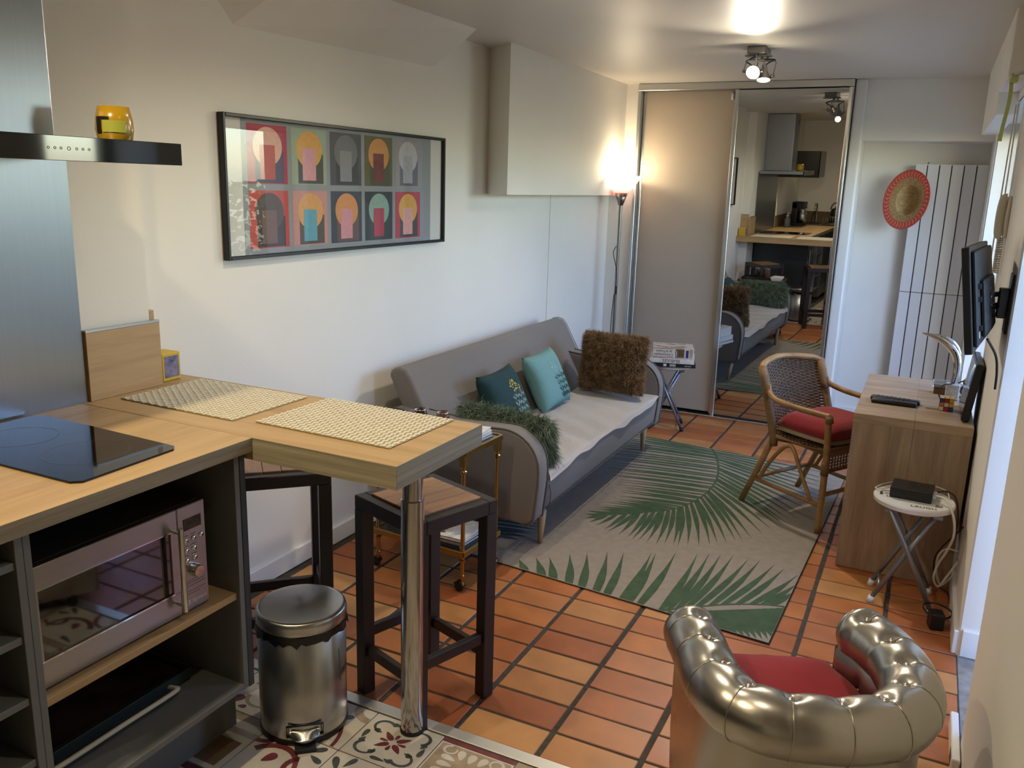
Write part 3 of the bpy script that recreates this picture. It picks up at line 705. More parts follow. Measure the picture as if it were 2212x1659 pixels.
m = MB(); m.box(-1.36, -1.33, -.70, -.47, ZT+.187, ZT+.192); m.box(-1.31, -1.28, -.70, -.47, ZT+.187, ZT+.192); m.build('slot', M_['chrome'], ts)
m = MB(); m.box(-1.345, -1.295, -.45, -.435, ZT+.11, ZT+.125, .003, 1); m.build('lever', M_['chrome'], ts)
dr = thing('dish_rack', 'wire dish rack beside the sink, seen in the mirror', 'dish rack', (-1.55, -.4, ZT))
m = MB()
for z in (.02, .11):
    m.tube([(-1.70, -.42, ZT+z), (-1.43, -.42, ZT+z), (-1.43, -.22, ZT+z), (-1.70, -.22, ZT+z)], .003, 6, closed=True)
for k in range(10):
    x = -1.70+.03*k; m.tube([(x, -.22, ZT+.02), (x, -.22, ZT+.11)], .002, 5); m.tube([(x, -.42, ZT+.02), (x, -.42, ZT+.11)], .002, 5); m.tube([(x, -.42, ZT+.02), (x, -.22, ZT+.02)], .002, 5)
for x in (-1.70, -1.43):
    for y in (-.42, -.22): m.tube([(x, y, ZT+.0005), (x, y, ZT+.11)], .003, 6)
m.build('rack', M_['chrome'], dr)
for k, (x, y) in enumerate(((-2.06, .26), (-2.05, .36))):
    t = thing('soap_bottle', ['clear pump bottle nearer the sink, seen in the mirror', 'clear pump bottle nearer the hob, seen in the mirror'][k], 'bottle', (x, y, ZT), 0, 'pump bottles by the sink')
    m = MB(); m.lathe([(0, .0005), (.028, .0005), (.03, .01), (.03, .1), (.012, .125), (.012, .135)], (x, y, ZT), 16); m.build('bottle', mat('clear liquid plastic', '#b8c6c9', .15, trans=.6), t, smooth=True)
    m = MB(); m.lathe([(.013, .135), (.013, .15), (.004, .152), (.004, .175), (0, .176)], (x, y, ZT), 12); m.box(x-.004, x+.035, y-.005, y+.005, ZT+.172, ZT+.18, .002, 1); m.build('pump', M_['white'], t)
wh = thing('wall_cabinet', 'black glossy wall cabinet beyond the hood, seen in the mirror', 'cabinet', (-1.9, .35, 1.7))
m = MB(); m.box(-2.164, -1.68, .22, .60, 1.58, 1.90, .003, 1); m.build('carcass', M_['black'], wh); m = MB(); m.box(-1.68, -1.665, .225, .595, 1.585, 1.895, .002, 1); m.build('door', M_['blackgloss'], wh)
so = thing('wall_socket', 'white double wall socket above the toaster, seen in the mirror', 'socket', (-1.35, -.78, 1.16))
m = MB(); m.box(-1.44, -1.29, -.781, -.772, 1.12, 1.20, .003, 1); m.build('plate', M_['white'], so)
for x in (-1.40, -1.33): m = MB(); m.lathe([(0, -.004), (.02, -.004), (.022, .001)], (x, -.7715, 1.16), 16, Matrix.Rotation(-PI/2, 3, 'X')); m.build('outlet', M_['white'], so)
for k, (x, y) in enumerate(((-1.35, 2.35), (-.55, 1.35), (-1.45, .80), (-1.5, -.15))):
    t = thing('downlight', ['recessed round downlight over the bar, seen in the mirror', 'recessed round downlight over the kitchen floor', 'recessed round downlight in front of the cooker hood', 'recessed round downlight over the sink worktop'][k], 'light', (x, y, H))
    m = MB(); m.lathe([(.03, -.0035), (.04, -.006), (.044, 0)], (x, y, H), 24); m.build('ring', M_['chrome'], t)
    m = MB(); m.lathe([(0, -.002), (.03, -.002)], (x, y, H), 20); m.build('bulb', mat('lit downlight', '#fff2d8', .4, emit='#ffe6bd', estr=6), t)
# ------------------------------------------------------------------ sliding wardrobe
wd = thing('sliding_wardrobe', 'floor to ceiling sliding wardrobe with a beige door and a mirror door', 'wardrobe', (-1.26, 5.97, 0))
m = MB(); m.box(-1.966, -.558, 5.935, 6.02, 2.262, H-.001, .003, 1); m.box(-1.966, -1.945, 5.94, 6.02, 0, 2.262, .002, 1); m.box(-.566, -.5575, 5.93, 6.02, 0, 2.262, .002, 1); m.build('frame', M_['alu'], wd)
m = MB(); m.box(-1.945, -.566, 5.955, 6.03, .0, .012, .002, 1); m.build('bottom_track', M_['alu'], wd)
m = MB(); m.box(-1.966, -.56, 6.05, 6.59, .0, H-.002); m.build('carcass', M_['black'], wd)
m = MB(); m.box(-1.943, -1.290, 6.004, 6.02, .03, 2.262, .001, 1)
d1 = m.build('door', mat('beige door panel', '#b1a595', .45, var=.01), wd); d1['label'] = 'plain beige sliding door'
m = MB(); m.box(-1.943, -1.925, 5.998, 6.022, .02, 2.262, .002, 1); m.box(-1.31, -1.290, 5.998, 6.022, .02, 2.262, .002, 1); m.build('edge_profile', M_['alu'], d1)
m = MB(); m.lathe([(0, 0), (.011, 0), (.012, .004), (.012, .05), (0, .05)], (-1.318, 5.985, 2.20), 14); m.build('bumper', M_['white'], d1, smooth=True)
# mirror door: hangs very slightly out of true, as its reflection shows
Tm = Matrix.Translation((-1.272, 5.985, .02)) @ Matrix.Rotation(R(-1.65), 4, 'Z') @ Matrix.Rotation(R(1.15), 4, 'X')
m = MB(); m.box(0, .70, 0, .005, 0, 2.235, M=Tm); d2 = m.build('mirror_door', M_['mirror'], wd); d2['label'] = 'full height mirror sliding door'
m = MB(); m.box(-.022, .004, -.008, .02, -.01, 2.24, .003, 1, M=Tm); m.box(.690, .712, -.008, .02, -.01, 2.24, .003, 1, M=Tm); m.build('edge_profile', M_['alu'], d2)
m = MB(); m.box(.0, .70, .006, .02, -.005, 2.238, M=Tm); m.build('backing', M_['black'], d2)
m = MB(); m.box(.0, .70, -.004, .012, -.012, .004, M=Tm); m.build('bottom_rail', M_['rubber'], d2)

# ------------------------------------------------------------------ framed print: plain colour fields
fp = thing('framed_print', 'wide black framed print of ten colour panels on the left wall', 'picture', (-2.256, 3.01, 1.31))
y0, y1, z0, z1 = 2.268, 3.762, 1.308, 1.815; X = -2.2555
m = MB(); t = .013
m.box(X, X+.028, y0, y0+t, z0, z1, .002, 1); m.box(X, X+.028, y1-t, y1, z0, z1, .002, 1); m.box(X, X+.028, y0+t, y1-t, z0, z0+t, .002, 1); m.box(X, X+.028, y0+t, y1-t, z1-t, z1, .002, 1)
m.build('frame', M_['black'], fp)
m = MB(); m.box(X+.001, X+.010, y0+t, y1-t, z0+t, z1-t); mt = m.build('mount', mat('white mount paper', '#d2d1cc', .8), fp)
m = MB(); m.box(X+.010, X+.0105, y0+.10, y1-.115, z0+t, z1-t); m.build('backdrop', mat('grey poster paper', '#8d9296', .7), mt)
COLS = [[('#a3253f', '#d8a690', '#b2402a', '#3a3458'), ('#93a58e', '#d09a44', '#cf949c', '#3a3a34'), ('#45474c', '#6a6c72', '#83858a', '#2e3034'), ('#58562a', '#c98b45', '#6b2c2a', '#3c4a34'), ('#948a90', '#b3b0b8', '#a3a2ac', '#5c5a68')],
        [('#b84038', '#4d3a34', '#6a4c42', '#2e2422'), ('#c08a84', '#d19a58', '#5b9cae', '#4c4038'), ('#31394a', '#cf8d55', '#cd8f98', '#5f4a48'), ('#20303a', '#84a498', '#a8344c', '#2c3c3a'), ('#b0303f', '#d6a048', '#d8a09c', '#3e3636')]]
pm = {}
def pmat(c):
    if c not in pm: pm[c] = mat('print colour ' + c[1:], c, .6, var=.06, vscale=60)
    return pm[c]
PW, PH, GP = .212, .212, .024
for r_ in range(2):
    for c_ in range(5):
        ya = y0+.128+(PW+GP)*c_; za = z1-.026-PH-(PH+GP)*r_
        bgc, hc, fc, dc = COLS[r_][c_]; n = X+.0106
        m = MB(); m.use(pmat(bgc)); m.box(n, n+.0004, ya, ya+PW, za, za+PH)
        cy, cz = ya+PW*.5, za+PH*.5; n2 = n+.0006
        # plain overlapping fields of colour: slab, disc and bar
        m.use(pmat(dc)); m.poly([(n2, ya+PW*.18, za+.004), (n2, ya+PW*.90, za+.004), (n2, ya+PW*.90, za+PH*.56), (n2, ya+PW*.18, za+PH*.56)])
        m.use(pmat(hc)); m.poly([(n2+.0003, cy+.078*math.cos(a), cz+.028+.070*math.sin(a)) for a in [2*PI*k/28 for k in range(28)]])
        m.use(pmat(fc)); m.poly([(n2+.0006, ya+PW*.30, za+.016), (n2+.0006, ya+PW*.68, za+.016), (n2+.0006, ya+PW*.68, za+PH*.66), (n2+.0006, ya+PW*.30, za+PH*.66)])
        m.build('colour_panel', None, mt, normals=False)
m = MB(); m.poly([(X+.016, y0+t, z0+t), (X+.016, y1-t, z0+t), (X+.016, y1-t, z1-t), (X+.016, y0+t, z1-t)]); m.build('glass', M_['glass'], fp)

# ------------------------------------------------------------------ rug with palm leaves
rug = thing('rug', 'flat woven taupe rug with large green palm leaves', 'rug', (-1.1, 4.1, 0))
NR, FR, NL, FL = (-.347, 2.920), (-.275, 5.10), (-1.937, 3.078), (-1.862, 5.262)
M_['rug'] = mat('taupe flat weave', '#968b7e', .95, var=.07, vscale=26, bump=.25, bscale=320, stretch=(1, 1, 1))
m = MB(); m.prism([(*NR, .0008), (*NL, .0008), (*FL, .0008), (*FR, .0008)], (0, 0, .0062), .0015, 1); rb = m.build('weave', M_['rug'], rug)
m = MB(); m.tube([(*NR, .0042), (*NL, .0042), (*FL, .0042), (*FR, .0042)], .0035, 6, closed=True); m.build('bound_edge', mat('dark rug binding', '#3d3c38', .9), rug)
M_['leaf'] = mat('palm green yarn', '#41573d', .95, var=.16, vscale=18, bump=.25, bscale=320, col2=None)
M_['leaf2'] = mat('dark palm green yarn', '#2f4540', .95, var=.14, vscale=18, bump=.25, bscale=320)
ZR = .0074
def inside(p):
    def side(a, b): return (b[0]-a[0])*(p[1]-a[1])-(b[1]-a[1])*(p[0]-a[0])
    q = [NR, FR, FL, NL]
    return all(side(q[i], q[(i+1) % 4]) > -.0005 for i in range(4))
def clip(pts):
    q = [NR, FR, FL, NL]
    for i in range(4):
        a, b = q[i], q[(i+1) % 4]; out = []
        f = lambda p: (b[0]-a[0])*(p[1]-a[1])-(b[1]-a[1])*(p[0]-a[0]) - .006
        for k in range(len(pts)):
            p, r = pts[k], pts[(k+1) % len(pts)]; fp_, fr_ = f(p), f(r)
            if fp_ >= 0: out.append(p)
            if fp_*fr_ < 0: t = fp_/(fp_-fr_); out.append((lerp(p[0], r[0], t), lerp(p[1], r[1], t)))
        pts = out
        if len(pts) < 3: return []
    return pts
zc_ = [0]
def leaflet(mb, b, t, w, bend=.0):
    bx, by = b; dx, dy = t[0]-bx, t[1]-by; L = math.hypot(dx, dy); ux, uy = dx/L, dy/L; px, py = -uy, ux
    up, dn = [], []
    for k in range(7):
        s = k/6; ww = w*.5*(.35+.65*math.sin(PI*min(1, s*1.15+.12)))*(1-s**5) if s < 1 else 0
        o = bend*L*math.sin(PI*s)
        cx, cy = bx+dx*s+px*o, by+dy*s+py*o
        up.append((cx+px*ww, cy+py*ww)); dn.append((cx-px*ww, cy-py*ww))
    pts = clip(up[:-1]+[t]+dn[:-1][::-1])
    if len(pts) > 2:
        zc_[0] = (zc_[0]+1) % 7
        try: mb.poly([(x, y, ZR+zc_[0]*.00008) for x, y in pts])
        except ValueError: pass
def leaf(mid, tips1, tips2, w, name, mt, n=None, rib=.014):
    m = MB(); ms = spline([(*p, 0) for p in mid], 12)
    for side, tips in ((0, tips1), (1, tips2)):
        if not tips: continue
        ts = spline([(*p, 0) for p in tips], 10); N = n[side]
        for k in range(N):
            f = k/(N-1); a = ms[min(len(ms)-1, int((.02+.95*f)*(len(ms)-1)))]; b = ts[int(f*(len(ts)-1))]
            leaflet(m, (a.x, a.y), (b.x+random.uniform(-.012, .012), b.y+random.uniform(-.012, .012)), w*random.uniform(.85, 1.1), .02*(1 if side else -1))
    for k in range(len(ms)-1):
        a, b = ms[k], ms[k+1]; d = (b-a).normalized(); p = Vector((-d.y, d.x, 0))*rib*.5*(1-.6*k/len(ms)); q = [a-p, b-p, b+p, a+p]
        q = clip([(v.x, v.y) for v in q])
        if len(q) > 2: m.poly([(x, y, ZR+.0007) for x, y in q])
    return m.build(name, mt, rug, normals=False)
random.seed(5)
mid1 = [(-1.083, 5.174), (-.998, 4.954), (-.927, 4.623), (-.927, 4.325), (-.995, 4.069), (-1.136, 3.907), (-1.365, 3.719)]
R1 = [(-.30, 5.12), (-.29, 4.86), (-.30, 4.65), (-.343, 4.458), (-.404, 4.24), (-.461, 4.127), (-.499, 4.015), (-.594, 3.837), (-.678, 3.737), (-.761, 3.648), (-.861, 3.597), (-.952, 3.56), (-1.049, 3.551), (-1.161, 3.569), (-1.264, 3.603), (-1.36, 3.68)]
L1 = [(-1.86, 5.22), (-1.80, 5.0), (-1.74, 4.8), (-1.66, 4.62), (-1.56, 4.45), (-1.45, 4.32), (-1.36, 4.20), (-1.32, 4.08), (-1.33, 3.98), (-1.365, 3.87), (-1.385, 3.79), (-1.39, 3.74)]
leaf(mid1, L1, R1, .030, 'palm_leaf', M_['leaf'], (44, 40))
tips2 = [(-1.447, 3.105), (-1.389, 3.16), (-1.337, 3.191), (-1.274, 3.27), (-1.209, 3.319), (-1.133, 3.375), (-1.067, 3.409), (-.955, 3.465), (-.938, 3.479), (-.86, 3.532), (-.77, 3.567), (-.723, 3.594), (-.675, 3.613), (-.623, 3.634), (-.554, 3.63), (-.505, 3.641), (-.44, 3.625), (-.397, 3.598), (-.335, 3.56), (-.325, 3.47), (-.323, 3.40)]
base2 = [(-1.356, 2.99), (-1.272, 2.975), (-1.218, 2.96), (-1.15, 2.95), (-1.094, 2.94), (-1.032, 2.93), (-.988, 2.92), (-.926, 2.91), (-.896, 2.91), (-.854, 2.92), (-.765, 2.946), (-.74, 2.97), (-.71, 3.00), (-.68, 3.03), (-.646, 3.062), (-.60, 3.10), (-.56, 3.13), (-.51, 3.16), (-.46, 3.19), (-.42, 3.21), (-.39, 3.22)]
m = MB()
for b, t in zip(base2, tips2): leaflet(m, b, t, .038 if b[0] < -.8 else .033, -.02)
for k in range(20):
    f = k/19; leaflet(m, (lerp(-.76, -.33, f), lerp(2.95, 3.23, f)), (lerp(-.60, -.24, f), lerp(2.84, 2.99, f)), .058, .02)
ms = spline([(-.80, 2.93, 0), (-.646, 3.062, 0), (-.525, 3.155, 0), (-.397, 3.219, 0), (-.31, 3.24, 0)], 8)
for a, b in zip(ms, ms[1:]):
    d = (b-a).normalized(); p = Vector((-d.y, d.x, 0))*.005; q = clip([(v.x, v.y) for v in (a-p, b-p, b+p, a+p)])
    if len(q) > 2: m.poly([(x, y, ZR+.0007) for x, y in q])
m.build('palm_leaf', M_['leaf'], rug, normals=False)
leaf([(-1.93, 3.9), (-1.85, 3.6), (-1.74, 3.4), (-1.62, 3.26)], [(-1.95, 3.5), (-1.88, 3.25), (-1.8, 3.1), (-1.66, 3.08)], [(-1.6, 3.9), (-1.55, 3.62), (-1.5, 3.45), (-1.52, 3.3)], .032, 'palm_leaf', M_['leaf2'], (14, 14))

# ------------------------------------------------------------------ sofa
M_['sofa'] = mat('grey sofa cloth', '#77726e', .95, var=.06, vscale=240, bump=.25, bscale=420, sheen=.15)
M_['pipe'] = mat('dark grey piping', '#68635f', .9)
M_['beech'] = wood('pale wood leg', '#a88962', '#c4a680', 'z', .45, 3, 40)
so = thing('sofa', 'grey button back sofa with white throw along the left wall', 'sofa', (-1.78, 4.05, .007))
def arm_profile(y):
    pts = [(-2.13, y, .20), (-1.42, y, .165), (-1.385, y, .19), (-1.368, y, .36)]
    for k in range(9):
        a = R(90*k/8); pts.append((-1.368-.17*(1-math.cos(a)), y, .42+.165*math.sin(a)))
    pts += [(-1.80, y, .575), (-2.10, y, .60), (-2.16, y, .55)]
    return pts
for y in (3.105, 4.865):
    m = MB(); m.prism(arm_profile(y), (0, .105, 0), .018, 3); a = shade(m.build('armrest', M_['sofa'], so), 50)
    for yy in (y+.004, y+.101):
        m = MB(); m.tube([Vector(p) for p in arm_profile(yy)[1:-1]], .0035, 6); m.build('piping', M_['pipe'], a)
m = MB(); m.prism([(-1.87, 3.212, .17), (-1.45, 3.212, .17), (-1.385, 3.212, .215), (-1.372, 3.212, .355), (-1.40, 3.212, .378), (-1.87, 3.212, .390)], (0, 1.651, 0), .012, 2)
st = shade(m.build('seat', M_['sofa'], so), 50)
m = MB(); m.tube([(-1.3715, 3.212, .225), (-1.3715, 4.863, .225)], .002, 5); m.build('seam', M_['pipe'], st)
m = MB(); m.tube([(-1.366, 3.225, .33), (-1.364, 3.24, .29), (-1.368, 3.245, .25), (-1.366, 3.235, .22)], .0025, 5); m.build('pull_tab', M_['pipe'], st)
bp_ = [(-1.84, 3.16, .35), (-1.93, 3.16, .52), (-2.05, 3.16, .735), (-2.075, 3.16, .765), (-2.11, 3.16, .775), (-2.15, 3.16, .765), (-2.168, 3.16, .735), (-2.06, 3.16, .52), (-1.97, 3.16, .32)]
m = MB(); m.prism(bp_, (0, 1.86, 0), .022, 3); bk = shade(m.build('backrest', M_['sofa'], so), 50)
for yy in (5.015,):
    m = MB(); m.tube([Vector((p[0], yy, p[2])) for p in bp_[:7]], .002, 6); m.build('piping', M_['pipe'], bk)
for y in (3.47, 3.92, 4.37, 4.80):
    m = MB(); m.lathe([(0, .006), (.008, .005), (.012, 0), (.012, -.004)], (-1.945, y, .545), 12, Matrix.Rotation(R(60), 3, 'Y')); m.build('button', M_['sofa'], bk, smooth=True)
for x, y, dx, dy in ((-1.43, 3.30, -.008, .012), (-1.455, 4.89, -.008, .022), (-2.02, 3.30, -.03, 0), (-2.02, 4.89, -.03, .02)):
    m = MB(); m.tube([(x+dx, y+dy, .0075), (x-dx*.6, y-dy*.6, .175)], [.011, .021], 14); m.build('leg', M_['beech'], so, smooth=True)
# white throw on the seat
M_['throw'] = mat('white fleece', '#eee8e1', .95, var=.02, vscale=30, bump=.4, bscale=160, sheen=.3)
rg = random.Random(4); ph = [rg.uniform(0, 6) for _ in range(8)]
def throw_pt(u, v):
    y = lerp(3.222, 4.905, u)
    wob = .006*math.sin(9*u+ph[0])+.004*math.sin(23*u+ph[1])+.002*math.sin(41*u+ph[2])
    x0 = -1.845; total = .50+wob*1.6; s = v*total
    fl = .478
    if s < fl: x = x0+s; z = .396-.012*(s/fl)**3 + .004*math.sin(14*u+ph[3])*math.sin(5*v+1)+.003*math.sin(31*u)*v+.0025*math.sin(50*u+9*v)
    else: x = x0+fl+.006*(s-fl)/.03; z = .384-(s-fl)
    return Vector((x, y, z))
m = MB(); m.grid(throw_pt, 120, 26)
bmesh.ops.solidify(m.bm, geom=m.bm.faces[:], thickness=.007)
th = m.build('throw_blanket', M_['throw'], smooth=True); tag(th, 'white fleece throw spread over the sofa seat', 'throw')

def cushion_mesh(W, Hh, T, n=18, pinch=.08):
    """pillow in local x (width), y (height), z (thickness)"""
    m = MB()
    for s in (1, -1):
        def fn(u, v, s=s):
            a, b = 2*u-1, 2*v-1
            k = (1-a**4)*(1-b**4)
            px = a*W/2*(1-pinch*(1-abs(b))*(abs(a)**3)*(1 if abs(b) < .999 else 0)*1.0*(1-b*b))
            py = b*Hh/2*(1-pinch*(1-a*a)*(abs(b)**3))
            return Vector((px, py, s*T/2*max(0, k)**.55))
        m.grid(fn, n, n)
    bmesh.ops.remove_doubles(m.bm, verts=m.bm.verts, dist=1e-5)
    return m
def place(o, M): 
    o.matrix_world = M; o.rotation_mode = 'XYZ'; loc, rot, sc = M.decompose(); o.location = loc; o.rotation_euler = rot.to_euler()
# furry brown pillow
M_['bfur'] = mat('brown faux fur', '#6c553c', .9, col2='#ab8c66', vscale=24, spec=.2); M_['bcloth'] = mat('dark brown cloth', '#3f2f20', .95)
bpil = thing('fur_cushion', 'large brown faux fur cushion against the far sofa arm', 'cushion')
place(bpil, frame3((1, -.14, .02), (-.03, .16, 1), (-1.605, 4.68, .592)))
cm_ = cushion_mesh(.415, .345, .15); cb = cm_.build('cover', M_['bcloth'], bpil, True, smooth=True)
def surf_samples(o, n, seed, comb, pred=None):
    rg = random.Random(seed); me = o.data; T = rootmat(o); out = []
    me.calc_loop_triangles(); tr = me.loop_triangles; N3 = T.to_3x3()
    ar = [t.area for t in tr]; import itertools
    cum = list(itertools.accumulate(ar)); import bisect
    while len(out) < n:
        t = tr[min(len(tr)-1, bisect.bisect(cum, rg.random()*cum[-1]))]; a, b = rg.random(), rg.random()
        if a+b > 1: a, b = 1-a, 1-b
        v = [me.vertices[i].co for i in t.vertices]; p = v[0]*(1-a-b)+v[1]*a+v[2]*b
        nn = (N3 @ t.normal).normalized(); q = T @ p
        if pred and not pred(q, nn): continue
        out.append((q, nn, Vector(comb)))
    return out
fur('fur', bpil, surf_samples(cb, 26000, 1, (.1, -.1, -.6)), .030, .0022, M_['bfur'], .35, .8, 2)
# furry green cushion on the near arm
M_['gfur'] = mat('green faux fur', '#4c5b48', .9, col2='#83907a', vscale=30, spec=.2); M_['gcloth'] = mat('dark green cloth', '#2d3a2e', .95)
gp = thing('fur_cushion', 'long haired green faux fur cushion against the near sofa arm', 'cushion')
place(gp, frame3((1, .0, -.05), (0, -.35, 1), (-1.615, 3.285, .505)))
g_ = cushion_mesh(.46, .21, .12).build('cover', M_['gcloth'], gp, True, smooth=True)
fur('fur', gp, surf_samples(g_, 15000, 3, (.15, -.1, -.9)), .066, .0026, M_['gfur'], .5, .85, 4, 3)
# two printed cushions leaning on the back
def flower(par, T, W, mt1, mt2, seed, big):
    rg = random.Random(seed); m = MB()
    def Q(x, y): return (x, y, cz(x, y)+.0012)
    def stem(pts, w):
        sp = spline([(*p, 0) for p in pts], 6)
        for a, b in zip(sp, sp[1:]):
            d = (b-a); 
            if d.length < 1e-6: continue
            d.normalize(); p = Vector((-d.y, d.x, 0))*w
            m.poly([Q(a.x-p.x, a.y-p.y), Q(b.x-p.x, b.y-p.y), Q(b.x+p.x, b.y+p.y), Q(a.x+p.x, a.y+p.y)])
    def petal(x, y, l, w, an):
        c, s = math.cos(an), math.sin(an)
        m.poly([Q(x+l*math.cos(q)*c-w*math.sin(q)*s, y+l*math.cos(q)*s+w*math.sin(q)*c) for q in [2*PI*k/8 for k in range(8)]])
    def cz(x, y):
        a, b = 2*x/W, 2*y/W; return T/2*max(0, (1-a**4)*(1-b**4))**.55
    m.use(mt1)
    for i in range(5):
        x0 = .03+.017*i; stem([(x0, -.13), (x0+.01*(i-2), -.05), (x0+.014*(i-2), .01+.018*(i % 3))], .0011)
        for k in range(4):
            yy = -.12+.034*k+.006*(i % 2); xx = x0+.01*(i-2)*(yy+.13)/.08; s_ = rg.uniform(.8, 1.25); petal(xx+.009*s_, yy+.006, .0115*s_, .0038*s_, .85); petal(xx-.009*s_, yy+.012, .0115*s_, .0038*s_, 2.3)
    m.use(mt2)
    for k in range(26 if big else 34):
        a = rg.uniform(0, 2*PI); r = .036*math.sqrt(rg.random()); petal(.03+r*math.cos(a), .055+r*math.sin(a), .0055 if big else .0028, .0038 if big else .002, a)
        if k % 3 == 0 and big: petal(.085+.3*r*math.cos(a), .03+.5*r*math.sin(a), .005, .0035, a)
    return m.build('flower_print', None, par, True, normals=False)
M_['teal'] = mat('dark teal linen', '#17393d', .9, var=.06, vscale=200, bump=.3, bscale=30); M_['aqua'] = mat('light aqua linen', '#6c9796', .9, var=.05, vscale=200, bump=.3, bscale=24)
M_['yel'] = mat('yellow print', '#c9b24a', .9); M_['pgrey'] = mat('pale grey green print', '#8aa09c', .9); M_['dkp'] = mat('dark teal print', '#28484a', .9); M_['lgp'] = mat('light aqua print', '#a9c6c2', .9)
t = thing('cushion', 'dark teal cushion with yellow flower print, beside the green fur', 'cushion', group='printed cushions on the sofa')
FD = frame3((.02, 1, .03), (-.42, .02, .88), (-1.832, 3.70, .545)); place(t, FD)
cushion_mesh(.35, .32, .12).build('cover', M_['teal'], t, True, smooth=True); flower(t, .12, .33, M_['pgrey'], M_['yel'], 1, True)
t = thing('cushion', 'light aqua cushion with grey flower print, middle of the sofa', 'cushion', group='printed cushions on the sofa')
place(t, frame3((.02, 1, .03), (-.42, .06, .88), (-1.828, 4.215, .550)))
cushion_mesh(.35, .33, .12).build('cover', M_['aqua'], t, True, smooth=True); flower(t, .12, .34, M_['dkp'], M_['lgp'], 2, False)
# ------------------------------------------------------------------ floor lamp
M_['lampmetal'] = mat('dark brushed nickel', '#8d8a86', .3, 1.0)
fl = thing('floor_lamp', 'lit uplighter floor lamp with a white and pink glass bowl', 'lamp', (-1.985, 5.76, 0))
LX, LY = -1.988, 5.76
m = MB(); m.lathe([(0, 0), (.125, 0), (.125, .012), (.11, .022), (.02, .03), (.012, .05)], (LX, LY, .0), 32); m.build('base', M_['lampmetal'], fl, smooth=True)
m = MB(); m.lathe([(.011, .03), (.011, 1.49)], (LX, LY, 0), 14); m.build('pole', M_['lampmetal'], fl, smooth=True)
m = MB(); m.lathe([(.0, 1.478), (.016, 1.482), (.047, 1.568), (.043, 1.568)], (LX, LY, 0), 28); m.build('cone', M_['lampmetal'], fl, smooth=True)
def shade_mat(name, c, e, st):
    m = bpy.data.materials.new(name); m.use_nodes = True; t = m.node_tree; L = t.links
    t.nodes.remove(t.nodes['Principled BSDF']); out = t.nodes['Material Output']
    tl = t.nodes.new('ShaderNodeBsdfTranslucent'); tl.inputs['Color'].default_value = lin(c); df = t.nodes.new('ShaderNodeBsdfDiffuse'); df.inputs['Color'].default_value = lin(c)
    mx = t.nodes.new('ShaderNodeMixShader'); mx.inputs[0].default_value = .4; L.new(tl.outputs[0], mx.inputs[1]); L.new(df.outputs[0], mx.inputs[2])
    em = t.nodes.new('ShaderNodeEmission'); em.inputs['Color'].default_value = lin(e); em.inputs['Strength'].default_value = st
    ad = t.nodes.new('ShaderNodeAddShader'); L.new(mx.outputs[0], ad.inputs[0]); L.new(em.outputs[0], ad.inputs[1]); L.new(ad.outputs[0], out.inputs['Surface'])
    return m
m = MB(); m.use(shade_mat('pink glass', '#d88a90', '#f59aa4', .35)); m.lathe([(.046, 1.568), (.066, 1.590)], (LX, LY, 0), 40)
m.use(shade_mat('rose glass', '#e6b4b4', '#ffc9c8', .7)); m.lathe([(.066, 1.590), (.078, 1.604)], (LX, LY, 0), 40)
m.use(shade_mat('white glass', '#f0e8e0', '#fff0e2', 1.3)); m.lathe([(.078, 1.604), (.136, 1.680), (.137, 1.683), (.134, 1.682)], (LX, LY, 0), 40)
sh_ = m.build('lamp_shade', None, fl, smooth=True, normals=False)
m = MB(); m.lathe([(.012, 1.60), (.02, 1.63), (.032, 1.662), (.030, 1.69), (.016, 1.708), (0, 1.712)], (LX, LY, 0), 18); m.build('bulb', mat('lit bulb', '#fff4e0', .4, emit='#fff0d8', estr=14), fl, smooth=True)
m = MB(); m.tube(spline([(LX-.012, LY-.008, 1.20), (LX-.03, LY-.01, 1.15), (LX-.005, LY-.014, 1.06), (LX+.006, LY-.014, .98), (LX+.003, LY-.014, .9)], 6), .003, 6); m.box(LX, LX+.012, LY-.02, LY-.008, .86, .92, .002, 1)
m.tube(spline([(LX-.006, LY-.014, .86), (LX-.016, LY-.012, .7), (LX-.018, LY-.012, .5), (LX-.015, LY-.012, .05)], 6), .003, 6); m.build('cord', M_['black'], fl)
lamp('floor_lamp_light', 'POINT', (LX, LY, 1.735), 7, (1.0, .80, .52), .03)

